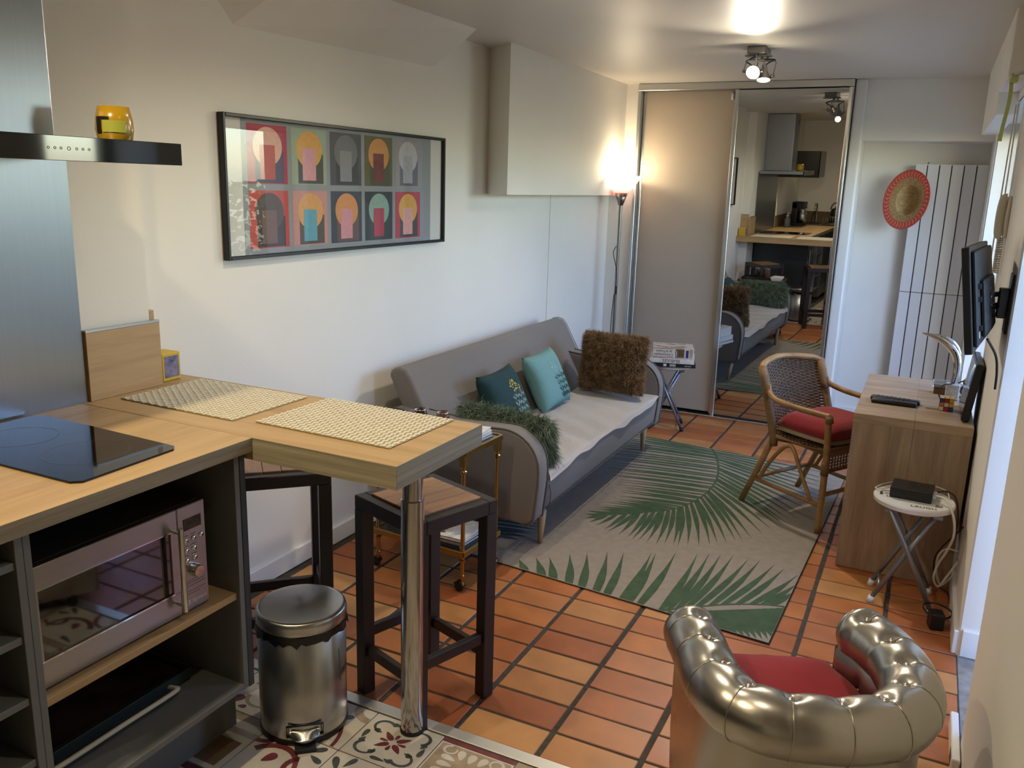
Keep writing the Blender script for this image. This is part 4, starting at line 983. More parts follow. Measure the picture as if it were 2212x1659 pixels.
# ------------------------------------------------------------------ ceiling spot fixture
sp = thing('ceiling_spotlight', 'two-headed nickel ceiling spotlight with lit bulbs', 'light', (-.905, 4.62, H))
m = MB(); m.box(-.952, -.862, 4.545, 4.70, H-.036, H-.001, .003, 1); m.box(-.972, -.842, 4.60, 4.645, H-.042, H-.034, .002, 1); m.build('ceiling_plate', M_['lampmetal'], sp)
M_['bulb'] = mat('lit spot bulb', '#fff4e0', .4, emit='#ffeccb', estr=25)
def head(c, d, k):
    c = Vector(c); d = Vector(d).normalized(); Mx = d.to_track_quat('Z', 'Y').to_matrix()
    top = Vector((c.x+.01*k, c.y+.06, H-.036))
    m = MB(); m.lathe([(0, -.075), (.012, -.075), (.014, -.05), (.034, -.01), (.036, .0), (.033, .0)], c, 24, Mx); h = shade(m.build('spot_head', M_['lampmetal'], sp), 40)
    m = MB(); m.lathe([(0, .004), (.02, .003), (.032, -.001)], c, 20, Mx); m.build('bulb', M_['bulb'], h, smooth=True)
    m = MB(); s = Vector((.045, 0, 0)); q = c - d*.02
    m.tube([q-s, q-s+Vector((0, .0, .01)), Vector((q.x-.045, top.y, top.z-.035)), Vector((q.x-.04, top.y, top.z-.028)), Vector((q.x+.04, top.y, top.z-.028)), Vector((q.x+.045, top.y, top.z-.035)), q+s], .0028, 6); m.tube([Vector((q.x, top.y, top.z-.03)), Vector((q.x, top.y, top.z+.002))], .006, 8)
    m.tube([q-s*1.15, q-s*.75], .008, 8); m.tube([q+s*.75, q+s*1.15], .008, 8); m.build('yoke', M_['lampmetal'], h)
    m = MB(); b = c-d*.075; m.tube(spline([tuple(b), tuple(b+Vector((-.03*k, .01, .02))), (b.x-.045*k, b.y+.01, (b.z+top.z)/2), (top.x-.02, top.y, top.z-.015), (top.x, top.y, top.z+.002)], 6), .0035, 7); m.build('cord', M_['black'], h)
head((-.905, 4.50, 2.178), (.10, -.86, -.42), 1); head((-.862, 4.565, 2.148), (.05, -.25, -1), -1)
lamp('ceiling_spot_light', 'SPOT', (-.905, 4.46, 2.165), 50, (1.0, .87, .68), .03, (-.70, 2.2, 1.2), 110, .8)
lamp('ceiling_spot_light', 'SPOT', (-.855, 4.55, 2.13), 52, (1.0, .89, .72), .03, (-1.1, 4.0, 0), 125, .8)
lamp('ceiling_spot_spill', 'POINT', (-.87, 4.50, 2.12), 1.5, (1.0, .85, .6), .02)

# ------------------------------------------------------------------ bar stools
M_['dkwood'] = mat('dark stained stool frame', '#2a1f1b', .42, var=.1, vscale=20)
M_['plank'] = wood('acacia seat plank', '#7d5a3a', '#ab8056', 'y', .38, 2, 26, .18)
def bar_stool(cx, cy, rz, label):
    t = thing('bar_stool', label, 'stool', (cx, cy, 0), rz, 'bar stools at the breakfast bar')
    S, L, HH = .155, .021, .668
    for sx in (-1, 1):
        for sy in (-1, 1):
            m = MB(); x, y = sx*(S-L), sy*(S-L); m.box(x-L, x+L, y-L, y+L, 0.0005, HH-.043, .002, 1); m.build('leg', M_['dkwood'], t, True)
    m = MB()
    for s in (-1, 1):
        a, b = s*S, s*(S-.036); m.box(-S, S, min(a, b), max(a, b), HH-.043, HH, .003, 1); m.box(min(a, b), max(a, b), -S+.036, S-.036, HH-.043, HH, .002, 1)
    m.build('seat_frame', M_['dkwood'], t, True)
    w_ = (2*S-.074)/4
    for k in range(4):
        m = MB(); x = -S+.037+w_*k; m.box(x+.0006, x+w_-.0006, -S+.037, S-.037, HH-.02, HH+.006, .0025, 2); m.build('seat_plank', M_['plank'], t, True)
    for s in (-1, 1):
        m = MB(); m.box(-S+2*L, S-2*L, s*(S-L)-.011, s*(S-L)+.011, .135, .17, .002, 1); m.build('stretcher', M_['dkwood'], t, True)
        m = MB(); m.box(s*(S-L)-.011, s*(S-L)+.011, -S+2*L, S-2*L, .19, .225, .002, 1); m.build('stretcher', M_['dkwood'], t, True)
    return t
bar_stool(-1.283, 2.072, R(-19.3), 'dark framed bar stool with wooden plank seat in front of the trolley')
bar_stool(-1.886, 2.105, R(45), 'dark framed bar stool under the bar next to the grey cabinet')

# ------------------------------------------------------------------ pedal bin
bn = thing('pedal_bin', 'brushed steel pedal bin with black bag edge by the bar', 'bin', (-1.528, 1.777, 0))
BX, BY, BR = -1.528, 1.777, .128
va = math.atan2(-.758, .652)
m = MB(); m.lathe([(0, .002), (BR+.001, .002), (BR+.002, .008), (BR+.001, .018)], (BX, BY, 0), 48); m.build('base_ring', M_['black'], bn)
m = MB(); m.lathe([(BR, .016), (BR, .335), (BR-.004, .337)], (BX, BY, 0), 64); m.build('body', M_['steel'], bn, smooth=True)
rg = random.Random(8); rn = [rg.uniform(-1, 1) for _ in range(64)]
m = MB(); m.grid(lambda u, v: Vector((BX+(BR+.004+.004*rn[int(u*63.99)]*v)*math.cos(2*PI*u), BY+(BR+.004+.004*rn[int(u*63.99)]*v)*math.sin(2*PI*u), (.346)-(.026+.009*rn[int(u*63.99+17) % 64])*v)), 64, 4, closed_u=True); m.build('bin_bag', mat('black bin bag', '#0f0f10', .35), bn, smooth=True)
m = MB(); m.lathe([(BR-.004, .338), (BR+.003, .343), (BR+.003, .376), (BR, .383), (BR-.006, .386), (BR-.012, .386), (.06, .389), (0, .390)], (BX, BY, 0), 64); m.build('lid', M_['steel'], bn, smooth=True)
ca, sa = math.cos(va), math.sin(va)
def BP(r, s, z): return Vector((BX+ca*r-sa*s, BY+sa*r+ca*s, z))
m = MB(); m.tube([BP(BR+.001, -.052, .068), BP(BR-.006, -.052, .030), BP(BR-.006, .052, .030), BP(BR+.001, .052, .068)], .0035, 6, closed=True); m.build('pedal_slot', M_['black'], bn)
m = MB(); m.grid(lambda u, v: BP(BR+.0015+.03*(1-(2*u-1)**2)*v, lerp(-.042, .042, u), .052-.022*v), 14, 5); bmesh.ops.solidify(m.bm, geom=m.bm.faces[:], thickness=.003); m.build('pedal', M_['steel'], bn, smooth=True)
m = MB(); m.cbox(BP(BR+.012, 0, .008), (.026, .03, .006), Matrix.Rotation(va, 3, 'Z'), .002, 1); m.build('pedal_foot', M_['rubber'], bn)
m = MB(); m.cbox(BP(-BR-.012, 0, .335), (.012, .03, .016), Matrix.Rotation(va, 3, 'Z'), .004, 1); m.build('hinge', M_['black'], bn)
m = MB(); m.tube([BP(BR*math.cos(a), BR*math.sin(a), z) for a, z in ((.92, .27), (.95, .22), (.93, .19), (1.0, .16))], .0012, 5); m.build('green_mark', mat('green mark', '#3c6b45', .6), bn)

# ------------------------------------------------------------------ brass trolley
M_['brass'] = mat('brass', '#a88a50', .28, 1.0, var=.06, vscale=20)
tl = thing('serving_trolley', 'small brass serving trolley with two glass shelves by the sofa', 'trolley', (-1.722, 2.868, 0), R(-4))
TW, TD = .225, .138
for sx in (-1, 1):
    for sy in (-1, 1):
        x, y = sx*(TW-.012), sy*(TD-.012); zb = .002 if not (sx > 0 and sy > 0) else .009
        m = MB(); m.lathe([(.0085, .075), (.0085, .13), (.013, .134), (.013, .140), (.0085, .143), (.0085, .50), (.013, .505), (.013, .512), (.009, .515), (.009, .53)], (x, y, 0), 14); m.box(x-.013, x+.013, y-.013, y+.013, .53, .575, .001, 1)
        m.lathe([(.006, .062), (.011, .065), (.012, .072), (.0085, .078)], (x, y, 0), 14); lg = m.build('leg', M_['brass'], tl, True, auto=40)
        m = MB(); m.lathe([(0, -.009), (.016, -.009), (.021, -.005), (.021, .005), (.016, .009), (0, .009)], (x-.012, y, zb+.0215), 18, Matrix.Rotation(PI/2, 3, 'X')); m.build('wheel', M_['rubber'], lg, True, smooth=True)
        m = MB(); m.grid(lambda u, v: Vector((x-.012+.024*math.cos(PI*(u*.9+.05)), y-.013+.026*v, zb+.0215+.024*math.sin(PI*(u*.9+.05)))), 10, 2); bmesh.ops.solidify(m.bm, geom=m.bm.faces[:], thickness=.002); m.lathe([(.005, .04), (.005, .064)], (x, y, 0), 10); m.build('caster_fork', M_['brass'], lg, True, smooth=True)
for z, nm in ((.575, 'upper_frame'), (.155, 'lower_frame')):
    m = MB()
    for s in (-1, 1):
        m.box(-TW, TW, s*TD-.006, s*TD+.006, z, z+.024, .001, 1); m.box(s*TW-.006, s*TW+.006, -TD, TD, z, z+.024, .001, 1)
    fr_ = m.build(nm, M_['brass'], tl, True)
    m = MB(); m.box(-TW+.005, TW-.005, -TD+.005, TD-.005, z+.014, z+.020); m.build('glass_shelf', mat('smoked glass shelf', '#1c2326', .06, spec=.6), fr_, True)
TT = rootmat(tl)
# things on the trolley
ty = thing('tray', 'black serving tray on the brass trolley', 'tray', TT @ Vector((-.03, -.02, .5955)), R(-4))
m = MB(); m.box(-.17, .10, -.09, .10, 0, .005, .002, 1); m.box(-.17, .10, -.09, -.084, .005, .02); m.box(-.17, .10, .094, .10, .005, .02); m.box(-.17, -.164, -.084, .094, .005, .02); m.box(.094, .10, -.084, .094, .005, .02); m.build('tray', M_['black'], ty, True)
for k, (x, y, c, lb) in enumerate(((-.055, -.045, '#4a2a22', 'dark brown glass jar on the trolley tray, nearer the wall'), (.045, -.030, '#8a5a48', 'amber glass jar on the trolley tray, nearer the sofa front'))):
    j = thing('glass_jar', lb, 'jar', TT @ Vector((x, y, .601)), 0, 'glass jars on the trolley')
    m = MB(); m.lathe([(0, 0), (.024, 0), (.027, .01), (.027, .085), (.023, .098), (.0215, .098), (.0215, .02), (0, .018)], (0, 0, 0), 20); m.build('glass', mat('tinted jar glass', c, .08, trans=.5), j, True, smooth=True)
    m = MB(); m.lathe([(.0215, .095), (.0245, .098), (.0245, .102), (.0215, .103)], (0, 0, 0), 20); m.build('rim', M_['chrome'], j, True, smooth=True)
COVS = ['#d9d6d0', '#3c3f45', '#cfc8ba', '#7f8c99']
M_['paper'] = mat('book pages', '#e3dfd4', .8)
def book(name, label, o, rz, sx, sy, sz, cover, group=None, spine='y-', par=None):
    """lying book, centre bottom at o"""
    t = thing(name, label, 'book' if name != 'magazine' else 'magazine', o, rz, group)
    mc = mat('cover ' + cover, cover, .45, var=.1, vscale=40)
    m = MB(); m.box(-sx/2, sx/2, -sy/2, sy/2, 0, .0018); m.box(-sx/2, sx/2, -sy/2, sy/2, sz-.0018, sz)
    if spine == 'y-': m.box(-sx/2, sx/2, -sy/2, -sy/2+.002, 0, sz)
    else: m.box(-sx/2, -sx/2+.002, -sy/2, sy/2, 0, sz)
    m.build('cover', mc, t, True)
    m = MB(); m.box(-sx/2+.003, sx/2-.003, -sy/2+.002, sy/2-.003, .0018, sz-.0018); m.build('pages', M_['paper'], t, True)
    return t
q = TT @ Vector((.155, .03, .5955))
for k in range(3): book('book', ['small dark book at the bottom of the trolley top stack', 'small white book in the middle of the trolley top stack', 'small white book on top of the trolley top stack'][k], (q.x, q.y, q.z+.0125*k), R(-4+5*k), .10, .14, .012, ['#5a5c60', '#c8c6c2', '#d4d2cf'][k], 'small books on the trolley top')
q = TT @ Vector((.055, -.02, .1757))
for k in range(3): mg = book('magazine', ['thick dark magazine lowest on the trolley shelf', 'grey magazine in the middle of the trolley shelf stack', 'white magazine with brown print on top of the trolley shelf'][k], (q.x, q.y, q.z+.013*k), R(-4+2*k), .28, .20, .0125, ['#2a2a2e', '#77757a', '#cdc7c0'][k], 'magazines on the lower trolley shelf')
T2 = rootmat(mg); text_mb('OUO', .075, T2 @ frame3((0, 1, 0), (-1, 0, 0), (.085, 0, .0127)), M_['pale'], 'cover_lettering', mg)
m = MB()
rg = random.Random(2)
for k in range(22):
    x, y = rg.uniform(-.13, .03), rg.uniform(-.09, .09); a = rg.uniform(0, 3); s = rg.uniform(.008, .022); m.poly([(x+s*math.cos(a+b), y+s*.6*math.sin(a+b), .0128+.00003*k) for b in (0, 1.2, 2.6, 3.7, 5.1)])
m.build('cover_print', mat('brown cover print', '#6b3f33', .5, col2='#3f2e2a', vscale=30), mg, True)

# ------------------------------------------------------------------ folding stools
M_['gtube'] = mat('grey painted tube', '#85888e', .35, .6); M_['seatw'] = mat('white seat plastic', '#d9d7d2', .4)
def folding_stool(cx, cy, rz, HH, label, txt):
    t = thing('folding_stool', label, 'stool', (cx, cy, 0), rz, 'white folding stools')
    m = MB(); m.lathe([(0, HH-.028), (.135, HH-.028), (.146, HH-.022), (.149, HH-.006), (.145, HH), (.138, HH-.001), (0, HH-.001)], (0, 0, 0), 44); st = m.build('seat', M_['seatw'], t, True, auto=40)
    for s in (-1, 1):
        for y in (-.105, .105):
            yy = y*(1 if s > 0 else .78)
            m = MB(); m.tube([(s*.112, yy, .012), (-s*.085, yy*.9, HH-.028)], .0095, 10); lg = m.build('leg', M_['gtube'], t, True)
            m = MB(); m.tube([(s*.1145, yy, .0005), (s*.106, yy, .028)], .0125, 10); m.build('foot_cap', M_['white'] if txt else M_['rubber'], lg, True)
        yy = .105*(1 if s > 0 else .78)
        m = MB(); m.tube([(s*.085, -yy, .07), (s*.085, yy, .07)], .007, 8); m.build('crossbar', M_['gtube'], t, True)
        m = MB(); m.cbox((-s*.085, 0, HH-.036), (.018, .10, .009), None, .003, 1); m.build('hinge_bracket', M_['gtube'], t, True)
    return t, st
fs, st = folding_stool(.065, 3.555, R(3), .44, 'white folding stool with the router on it, beside the desk', True)
M_['seatink'] = mat('black seat print', '#26262a', .6)
for q in ((-.118, -.08, .035, .041), (-.07, -.02, .062, .068), (.075, .10, -.058, -.050), (.072, .098, -.075, -.067), (-.125, -.115, -.02, .02)):
    m = MB(); m.box(*q, .4391, .4396); m.build('seat_print', M_['seatink'], st, True)
T2 = rootmat(fs)
for w_, x, y, s in (('LOVE', -.085, .005, .03), ('LIVE', -.075, -.028, .03), ('LAUGH', .03, -.105, .028)): text_mb(w_, s, T2 @ Matrix.Translation((x, y, .4394)), M_['seatink'], 'seat_lettering', st)
fs2, _ = folding_stool(-1.505, 5.56, R(16), .452, 'white folding stool with a stack of books by the wardrobe', False)
# books on it (spines towards the camera, upside down)
bz = .4525
BK = [('book', 'black thin book at the bottom of the stack by the wardrobe', .30, .23, .024, '#1c1c20'), ('book', 'white spined book in the middle of the stack by the wardrobe', .29, .22, .034, '#d8d4cb'), ('book', 'thick book with patterned cover on top of the stack by the wardrobe', .265, .20, .066, '#cfc7bb')]
M_['sp_black'] = mat('black spine ink', '#17171a', .5); M_['sp_navy'] = mat('navy spine ink', '#2c2a55', .5); M_['sp_red'] = mat('red spine rule', '#b0392e', .5); M_['sp_brown'] = mat('brown spine picture', '#3a241a', .5, col2='#7a5a3a', vscale=60); M_['sp_blue'] = mat('blue spine picture', '#26306b', .5)
dz = 0
for k, (nm, lb, sx, sy, sz, cv) in enumerate(BK):
    b = book(nm, lb, (-1.475, 5.52-.0*k, bz+dz), R(17+[0, -3, 1][k]), sx, sy, sz, cv, 'books stacked on the folding stool'); dz += sz+.0004
    T2 = rootmat(b); yF = -sy/2-.0004
    F = lambda x, z: T2 @ frame3((-1, 0, 0), (0, 0, -1), (x, yF, z))     # upside-down lettering on the spine
    def strip(x0, x1, z0, z1, mt): m = MB(); m.box(x0, x1, yF-.0002, yF+.0003, z0, z1); m.build('spine_print', mt, b, True)
    if k == 0:
        text_mb('HISTOIRE', .010, F(.10, .012), M_['pale'], 'spine_lettering', b); strip(-.02, .02, .004, .020, M_['tl']); strip(-.06, -.04, .004, .020, M_['pale'])
    elif k == 1: text_mb('GUEULES', .028, F(-.005, .017), M_['sp_black'], 'spine_lettering', b)
    else:
        text_mb('Chroniques', .026, F(-.065, .020), M_['sp_navy'], 'spine_lettering', b); text_mb('de la France', .022, F(-.062, .044), M_['sp_black'], 'spine_lettering', b)
        strip(-.13, .004, .0025, .0055, M_['sp_red']); strip(-.13, .004, .060, .063, M_['sp_red']); strip(.012, .070, .004, .062, M_['sp_brown']); strip(.016, .022, .01, .05, M_['pale']); strip(.080, .098, .004, .056, M_['sp_blue']); strip(.104, .124, .004, .062, M_['tb'])
        m = MB(); rg = random.Random(6)
        for i in range(26):
            x, y = rg.uniform(-.12, .12), rg.uniform(-.09, .09); s = rg.uniform(.01, .03); m.poly([(x-s, y-s*.4, sz+.0003+i*.00002), (x+s, y-s*.4, sz+.0003+i*.00002), (x+s*.8, y+s*.5, sz+.0003+i*.00002), (x-s*.7, y+s*.4, sz+.0003+i*.00002)])
        m.build('cover_print', mat('mixed cover pictures', '#5b4d45', .5, col2='#c2b49c', vscale=35), b, True)

# ------------------------------------------------------------------ desk
M_['desk'] = wood('grey oak desk', '#8c775f', '#b39a7d', 'x', .5, 2, 22); M_['deskv'] = wood('grey oak desk upright', '#806b55', '#a89074', 'z', .5, 2, 22)
dk = thing('desk', 'grey oak effect console desk against the right wall', 'desk', (.02, 4.23, 0))
m = MB(); m.box(-.205, .03, 3.766, 4.69, .662, .700, .001, 1); m.box(.0306, .248, 3.766, 4.69, .662, .700, .001, 1); m.build('top', M_['desk'], dk)
for a, b in ((-.205, .03), (.0306, .248)):
    m = MB(); m.box(a, b, 3.766, 3.804, .001, .662, .001, 1); m.build('side_board', M_['deskv'], dk)
    m = MB(); m.box(a, b, 4.652, 4.69, .001, .662, .001, 1); m.build('side_board', M_['deskv'], dk)
m = MB(); m.box(.228, .246, 3.804, 4.652, .20, .662, .001, 1); m.build('back_board', M_['deskv'], dk)
DZ = .7004
def remote(x, y, rz, L, label):
    t = thing('remote_control', label, 'remote control', (x, y, DZ), rz, 'remote controls on the desk')
    m = MB(); m.box(-L/2, L/2, -.022, .022, 0, .018, .006, 2); m.build('body', M_['black'], t, True, smooth=True)
    m = MB()
    for i in range(8):
        for j in range(3): m.cbox((-L/2+.03+i*.018, -.012+.012*j, .0185), (.005, .0035, .001))
    m.build('buttons', mat('grey rubber keys', '#4a4a4c', .6), t, True, kind='stuff')
remote(-.058, 4.078, R(-5), .205, 'long black remote control further back on the desk'); remote(-.062, 4.022, R(-1), .185, 'black remote control in front, nearer the desk edge')
cu = thing('puzzle_cube', 'colourful twisting puzzle cube on the desk', 'toy', (.146, 4.045, DZ), R(-2))
m = MB(); m.box(-.028, .028, -.028, .028, 0, .056, .002, 1); m.build('body', M_['black'], cu, True)
PC = {'b': '#23409a', 'r': '#b3252d', 'y': '#d9b51c', 'o': '#cf7a35', 'w': '#e2dccf', 'g': '#2f7d43'}
pcm = {k: mat('sticker ' + k, v, .35) for k, v in PC.items()}
rg = random.Random(1)
for i in range(3):
    for j in range(3):
        a, b = -.0187+.0187*i, .0093+.0187*j
        for f, c in (('f', ['wrb', 'owy', 'bry'][j][i]), ('l', 'yogwrb'[rg.randrange(6)]), ('t', ['wyy', 'yyo', 'ywy'][j][i])):
            m = MB(); h = .0083
            if f == 'f': m.box(a-h, a+h, -.0286, -.0279, b-h, b+h)
            elif f == 'l': m.box(-.0286, -.0279, a-h, a+h, b-h, b+h)
            else: m.box(a-h, a+h, b-.028-h, b-.028+h, .0559, .0566)
            m.build('sticker', pcm[c], cu, True)
m = MB(); m.box(-.025, .02, -.008, .008, 0, .006, .001, 1); o = m.build('memory_stick', M_['alu'], None); o.location = (.092, 4.035, DZ); tag(o, 'small flat silver stick next to the puzzle cube', 'memory stick')
# arched chrome lamp
al = thing('table_lamp', 'arched chrome table lamp on a white stone block', 'lamp', (.17, 4.285, DZ))
m = MB(); m.box(.142, .198, 4.258, 4.312, DZ, .772, .003, 1); m.build('base', mat('white speckled stone', '#cfcac0', .5, var=.15, vscale=90), al)
pts = spline([(.170, 4.285, .765), (.176, 4.285, .83), (.170, 4.285, .885), (.148, 4.285, .928), (.110, 4.285, .960), (.062, 4.285, .982), (.012, 4.285, .993)], 8)
n = len(pts); rr = [lerp(.0135, .020, min(1, i/(n*.45))) if i < n*.5 else lerp(.021, .0015, ((i-n*.5)/(n*.5))**1.6) for i in range(n)]
m = MB(); m.tube(pts, rr, 20); m.tube(spline([(.062, 4.285, .990), (.105, 4.285, .980), (.145, 4.285, .955), (.170, 4.285, .922), (.182, 4.285, .890)], 6), [.012*math.sin(PI*(i+.6)/25.2)**.6+.001 for i in range(25)], 14); m.build('arm', M_['chrome'], al, smooth=True)
m = MB(); m.tube(spline([(.19, 4.30, .775), (.21, 4.30, .785), (.215, 4.30, .75), (.21, 4.30, .705)], 6), .003, 6); m.tube(spline([(.165, 4.262, .776), (.13, 4.24, .77), (.115, 4.235, .735), (.125, 4.23, .704)], 6), .003, 6); m.tube(spline([(.190, 4.30, .776), (.215, 4.298, .79), (.240, 4.305, .78), (.255, 4.32, .75)], 6), .0025, 6); m.build('cord', mat('dark brown cord', '#2c211b', .6), al)
bx = thing('trinket_box', 'small brown wooden box with clear glass top behind the arched lamp', 'box', (.12, 4.38, DZ))
m = MB(); m.box(.095, .150, 4.36, 4.42, DZ, .735, .002, 1); m.build('box', mat('brown wood box', '#4a2f19', .4, col2='#7d5228', vscale=40), bx)
m = MB(); m.box(.088, .158, 4.352, 4.43, .7352, .762, .004, 1); m.build('lid', mat('thick clear glass', '#cfd6d4', .08, trans=.8), bx)
fg = thing('figurine', 'small figurine in blue and gold behind the arched lamp', 'figurine', (.222, 4.34, DZ))
m = MB(); m.lathe([(0, 0), (.018, 0), (.018, .006), (.012, .008), (.013, .03), (.016, .045), (.012, .058), (.005, .062)], (.222, 4.34, DZ), 14); m.tube([(.209, 4.335, .752), (.203, 4.325, .735), (.212, 4.318, .722)], .0045, 7); m.tube([(.235, 4.335, .752), (.241, 4.325, .735), (.233, 4.318, .722)], .0045, 7); m.build('body', mat('dark blue glaze', '#26304d', .3), fg, smooth=True)
m = MB(); m.lathe([(0, .060), (.010, .064), (.013, .074), (.011, .086), (.004, .093), (0, .094)], (.222, 4.34, DZ), 14); m.build('head', mat('gold glaze', '#b98b3c', .25, .8), fg, smooth=True)
pn = thing('leaning_panel', 'slim black electronic panel leaning against the right wall', 'panel', (.22, 4.0, DZ))
Tp = Matrix.Translation((.198, 3.84, DZ+.006)) @ Matrix.Rotation(R(6.5), 4, 'Y')
m = MB(); m.box(0, .030, 0, .34, 0, .245, .006, 2, M=Tp); m.build('case', M_['black'], pn, smooth=False); m = MB(); m.box(-.001, .0004, .012, .328, .012, .233, M=Tp); m.build('screen', M_['blackgloss'], pn)

# ------------------------------------------------------------------ television on a wall arm
tv = thing('television', 'flat black television on a swivel wall arm above the desk', 'television', (.16, 3.2, 1.29))
Tt = frame3((math.sin(R(7.5)), math.cos(R(7.5)), 0), (-.16, .02, 1), (.155, 3.205, 1.292))   # x along the set, y up, z out of the back
m = MB(); m.box(-.275, .275, -.165, .165, -.012, .012, .004, 2, M=Tt); m.build('screen_case', M_['black'], tv)
m = MB(); m.box(-.265, .265, -.150, .155, -.0125, -.0118, M=Tt); m.build('screen', M_['blackgloss'], tv)
m = MB(); m.prism([Tt @ Vector(p) for p in ((-.255, -.145, .012), (.255, -.145, .012), (.255, .15, .012), (-.255, .15, .012))], (Tt.to_3x3() @ Vector((0, 0, .014))), .004, 1)
bk = m.build('back_cover', mat('back plastic', '#101011', .6), tv)
m = MB(); m.box(-.17, .17, -.125, .055, .026, .040, .010, 2, M=Tt); m.build('rear_box', mat('rear plastic', '#0b0b0c', .6), bk)
for x, y in ((-.21, .04), (-.21, 0), (-.21, -.09)): m = MB(); m.box(x-.012, x-.004, y-.008, y+.008, .026, .034, M=Tt); m.build('port', M_['ink'], bk)
m = MB(); m.box(-.235, -.215, -.12, -.10, .0262, .0272, M=Tt); m.build('sticker', M_['pale'], bk)
m = MB(); m.box(.254, .2625, 3.24, 3.34, 1.16, 1.36, .002, 1); m.box(.225, .255, 3.265, 3.315, 1.21, 1.31, .003, 1); m.tube([(.235, 3.29, 1.25), (.205, 3.25, 1.25), (.19, 3.215, 1.26)], .012, 8); m.tube([(.235, 3.29, 1.29), (.205, 3.25, 1.29), (.19, 3.215, 1.28)], .009, 8); m.cbox((.194, 3.21, 1.27), (.006, .05, .05), Tt.to_3x3() @ Matrix.Rotation(PI/2, 3, 'Y'), .002, 1); m.build('wall_arm', M_['black'], tv)
m = MB(); m.tube(spline([(.20, 3.10, 1.16), (.235, 3.15, 1.10), (.248, 3.18, 1.04), (.252, 3.20, .98)], 6), .004, 7); m.build('cable', M_['black'], tv)

# ------------------------------------------------------------------ intercom, blind cord
ic = thing('intercom', 'cream wall intercom handset with a coiled cord beside the window', 'intercom', (.26, 3.95, 1.5))
M_['cream'] = mat('cream plastic', '#d9d3c2', .45)
m = MB(); m.box(.250, .262, 3.91, 4.00, 1.45, 1.615, .005, 2); m.build('wall_unit', M_['cream'], ic)
m = MB(); m.tube(spline([(.248, 3.95, 1.608), (.236, 3.95, 1.600), (.231, 3.95, 1.535), (.234, 3.95, 1.468), (.246, 3.95, 1.458)], 7), .011, 10, flat=(1, 1.6)); m.build('handset', M_['cream'], ic, smooth=True)
m = MB(); m.tube([(.244+.010*math.cos(a), 3.95+.010*math.sin(a), 1.452-a*.0015) for a in [k*.5 for k in range(190)]], .003, 5); m.build('coiled_cord', M_['cream'], ic)
M_['ribbon'] = mat('yellow green ribbon', '#b3b56c', .7)
m = MB(); m.grid(lambda u, v: Vector((.174-.004*u+.013*v+.004*math.sin(5*u), 3.62+.006*v, 2.02-.215*u)), 14, 2); m.box(.176, .20, 3.60, 3.64, 2.005, 2.035, .003, 1)
tag(m.build('blind_ribbon', M_['ribbon']), 'yellow green ribbon hanging from the lintel over the window', 'ribbon')
m = MB(); m.tube([(.185, 3.60, 2.03), (.26, 3.60, 2.05)], .006, 8); tag(m.build('ribbon_hook', M_['alu']), 'small metal rod holding the yellow green ribbon', 'hook')
m = MB()
m.tube(spline([(.238, 4.02, 1.97), (.240, 4.025, 1.5), (.238, 4.02, 1.2), (.236, 4.03, 1.12)], 8), .003, 6); m.tube(spline([(.232, 4.06, 1.97), (.228, 4.055, 1.5), (.228, 4.05, 1.2), (.236, 4.03, 1.12)], 8), .003, 6)
tag(m.build('blind_chain', M_['cream']), 'cream beaded blind chain hanging beside the intercom', 'blind cord')

# ------------------------------------------------------------------ radiator and hat
M_['rad'] = mat('white radiator enamel', '#e2e3e4', .35)
rd = thing('radiator', 'tall white flat panel radiator in the niche', 'radiator', (.055, 6.22, 0))
for k in range(6):
    a = -.155+.0705*k
    for z0, z1 in ((.16, .983), (.9865, 1.808)):
        m = MB(); m.box(a, a+.0645, 6.198, 6.214, z0, z1, .002, 1); m.build('radiator_panel', M_['rad'], rd)
m = MB(); m.box(-.15, .262, 6.216, 6.236, .20, .26, .004, 1); m.box(-.15, .262, 6.216, 6.236, 1.72, 1.78, .004, 1); m.box(-.15, .262, 6.215, 6.232, .95, 1.02, .004, 1)
for x in (-.09, .2):
    for z in (.4, 1.6): m.box(x-.015, x+.015, 6.236, 6.301, z, z+.04)
m.build('header_pipe', M_['rad'], rd)
m = MB(); m.box(-.155, .2665, 6.2135, 6.2155, .17, 1.80); m.build('shadow_gap', mat('radiator gap shade', '#3a3135', .7), rd)  # dark sheet behind the panels, its colour paints the shade in their gaps
m = MB(); m.tube([(.262, 6.225, 1.745), (.285, 6.225, 1.745)], .006, 8); m.lathe([(0, 0), (.004, 0), (.004, .012), (0, .012)], (-.085, 6.215, 1.808), 8); m.build('bleed_valve', M_['lampmetal'], rd)
M_['straw'] = mat('woven straw', '#a08254', .85, col2='#c4a878', vscale=70, bump=.5, bscale=150); M_['strawd'] = mat('darker straw', '#8a6a42', .9, col2='#a98a5c', vscale=70, bump=.5, bscale=150); M_['hatred'] = mat('red straw edge', '#b5453a', .8, bump=.4, bscale=140); M_['hatpink'] = mat('pale coral straw', '#cf8468', .8)
ht = thing('straw_hat', 'straw hat with a red woven brim hung on the radiator edge', 'hat')
place(ht, frame3((.93, -.36, -.10), (.02, .10, 1), (-.178, 6.10, 1.580)))       # local z points out of the hat's hollow... towards the room
HW, HH_ = .143, .187
def hat_pt(r, a, z): return Vector((HW*r*math.cos(a), HH_*r*math.sin(a), z))
def ring(m, prof, n=48): m.grid(lambda u, v: hat_pt(lerp(prof[int(v*(len(prof)-1)+.001)][0], prof[min(len(prof)-1, int(v*(len(prof)-1)+.001)+0)][0], 0), 2*PI*u, prof[int(v*(len(prof)-1)+.001)][1]), n, len(prof)-1, closed_u=True)
m = MB(); ring(m, [(.52, -.004), (.62, .006), (.74, .011), (.765, .0125)]); m.build('brim', M_['strawd'], ht, True, smooth=True)
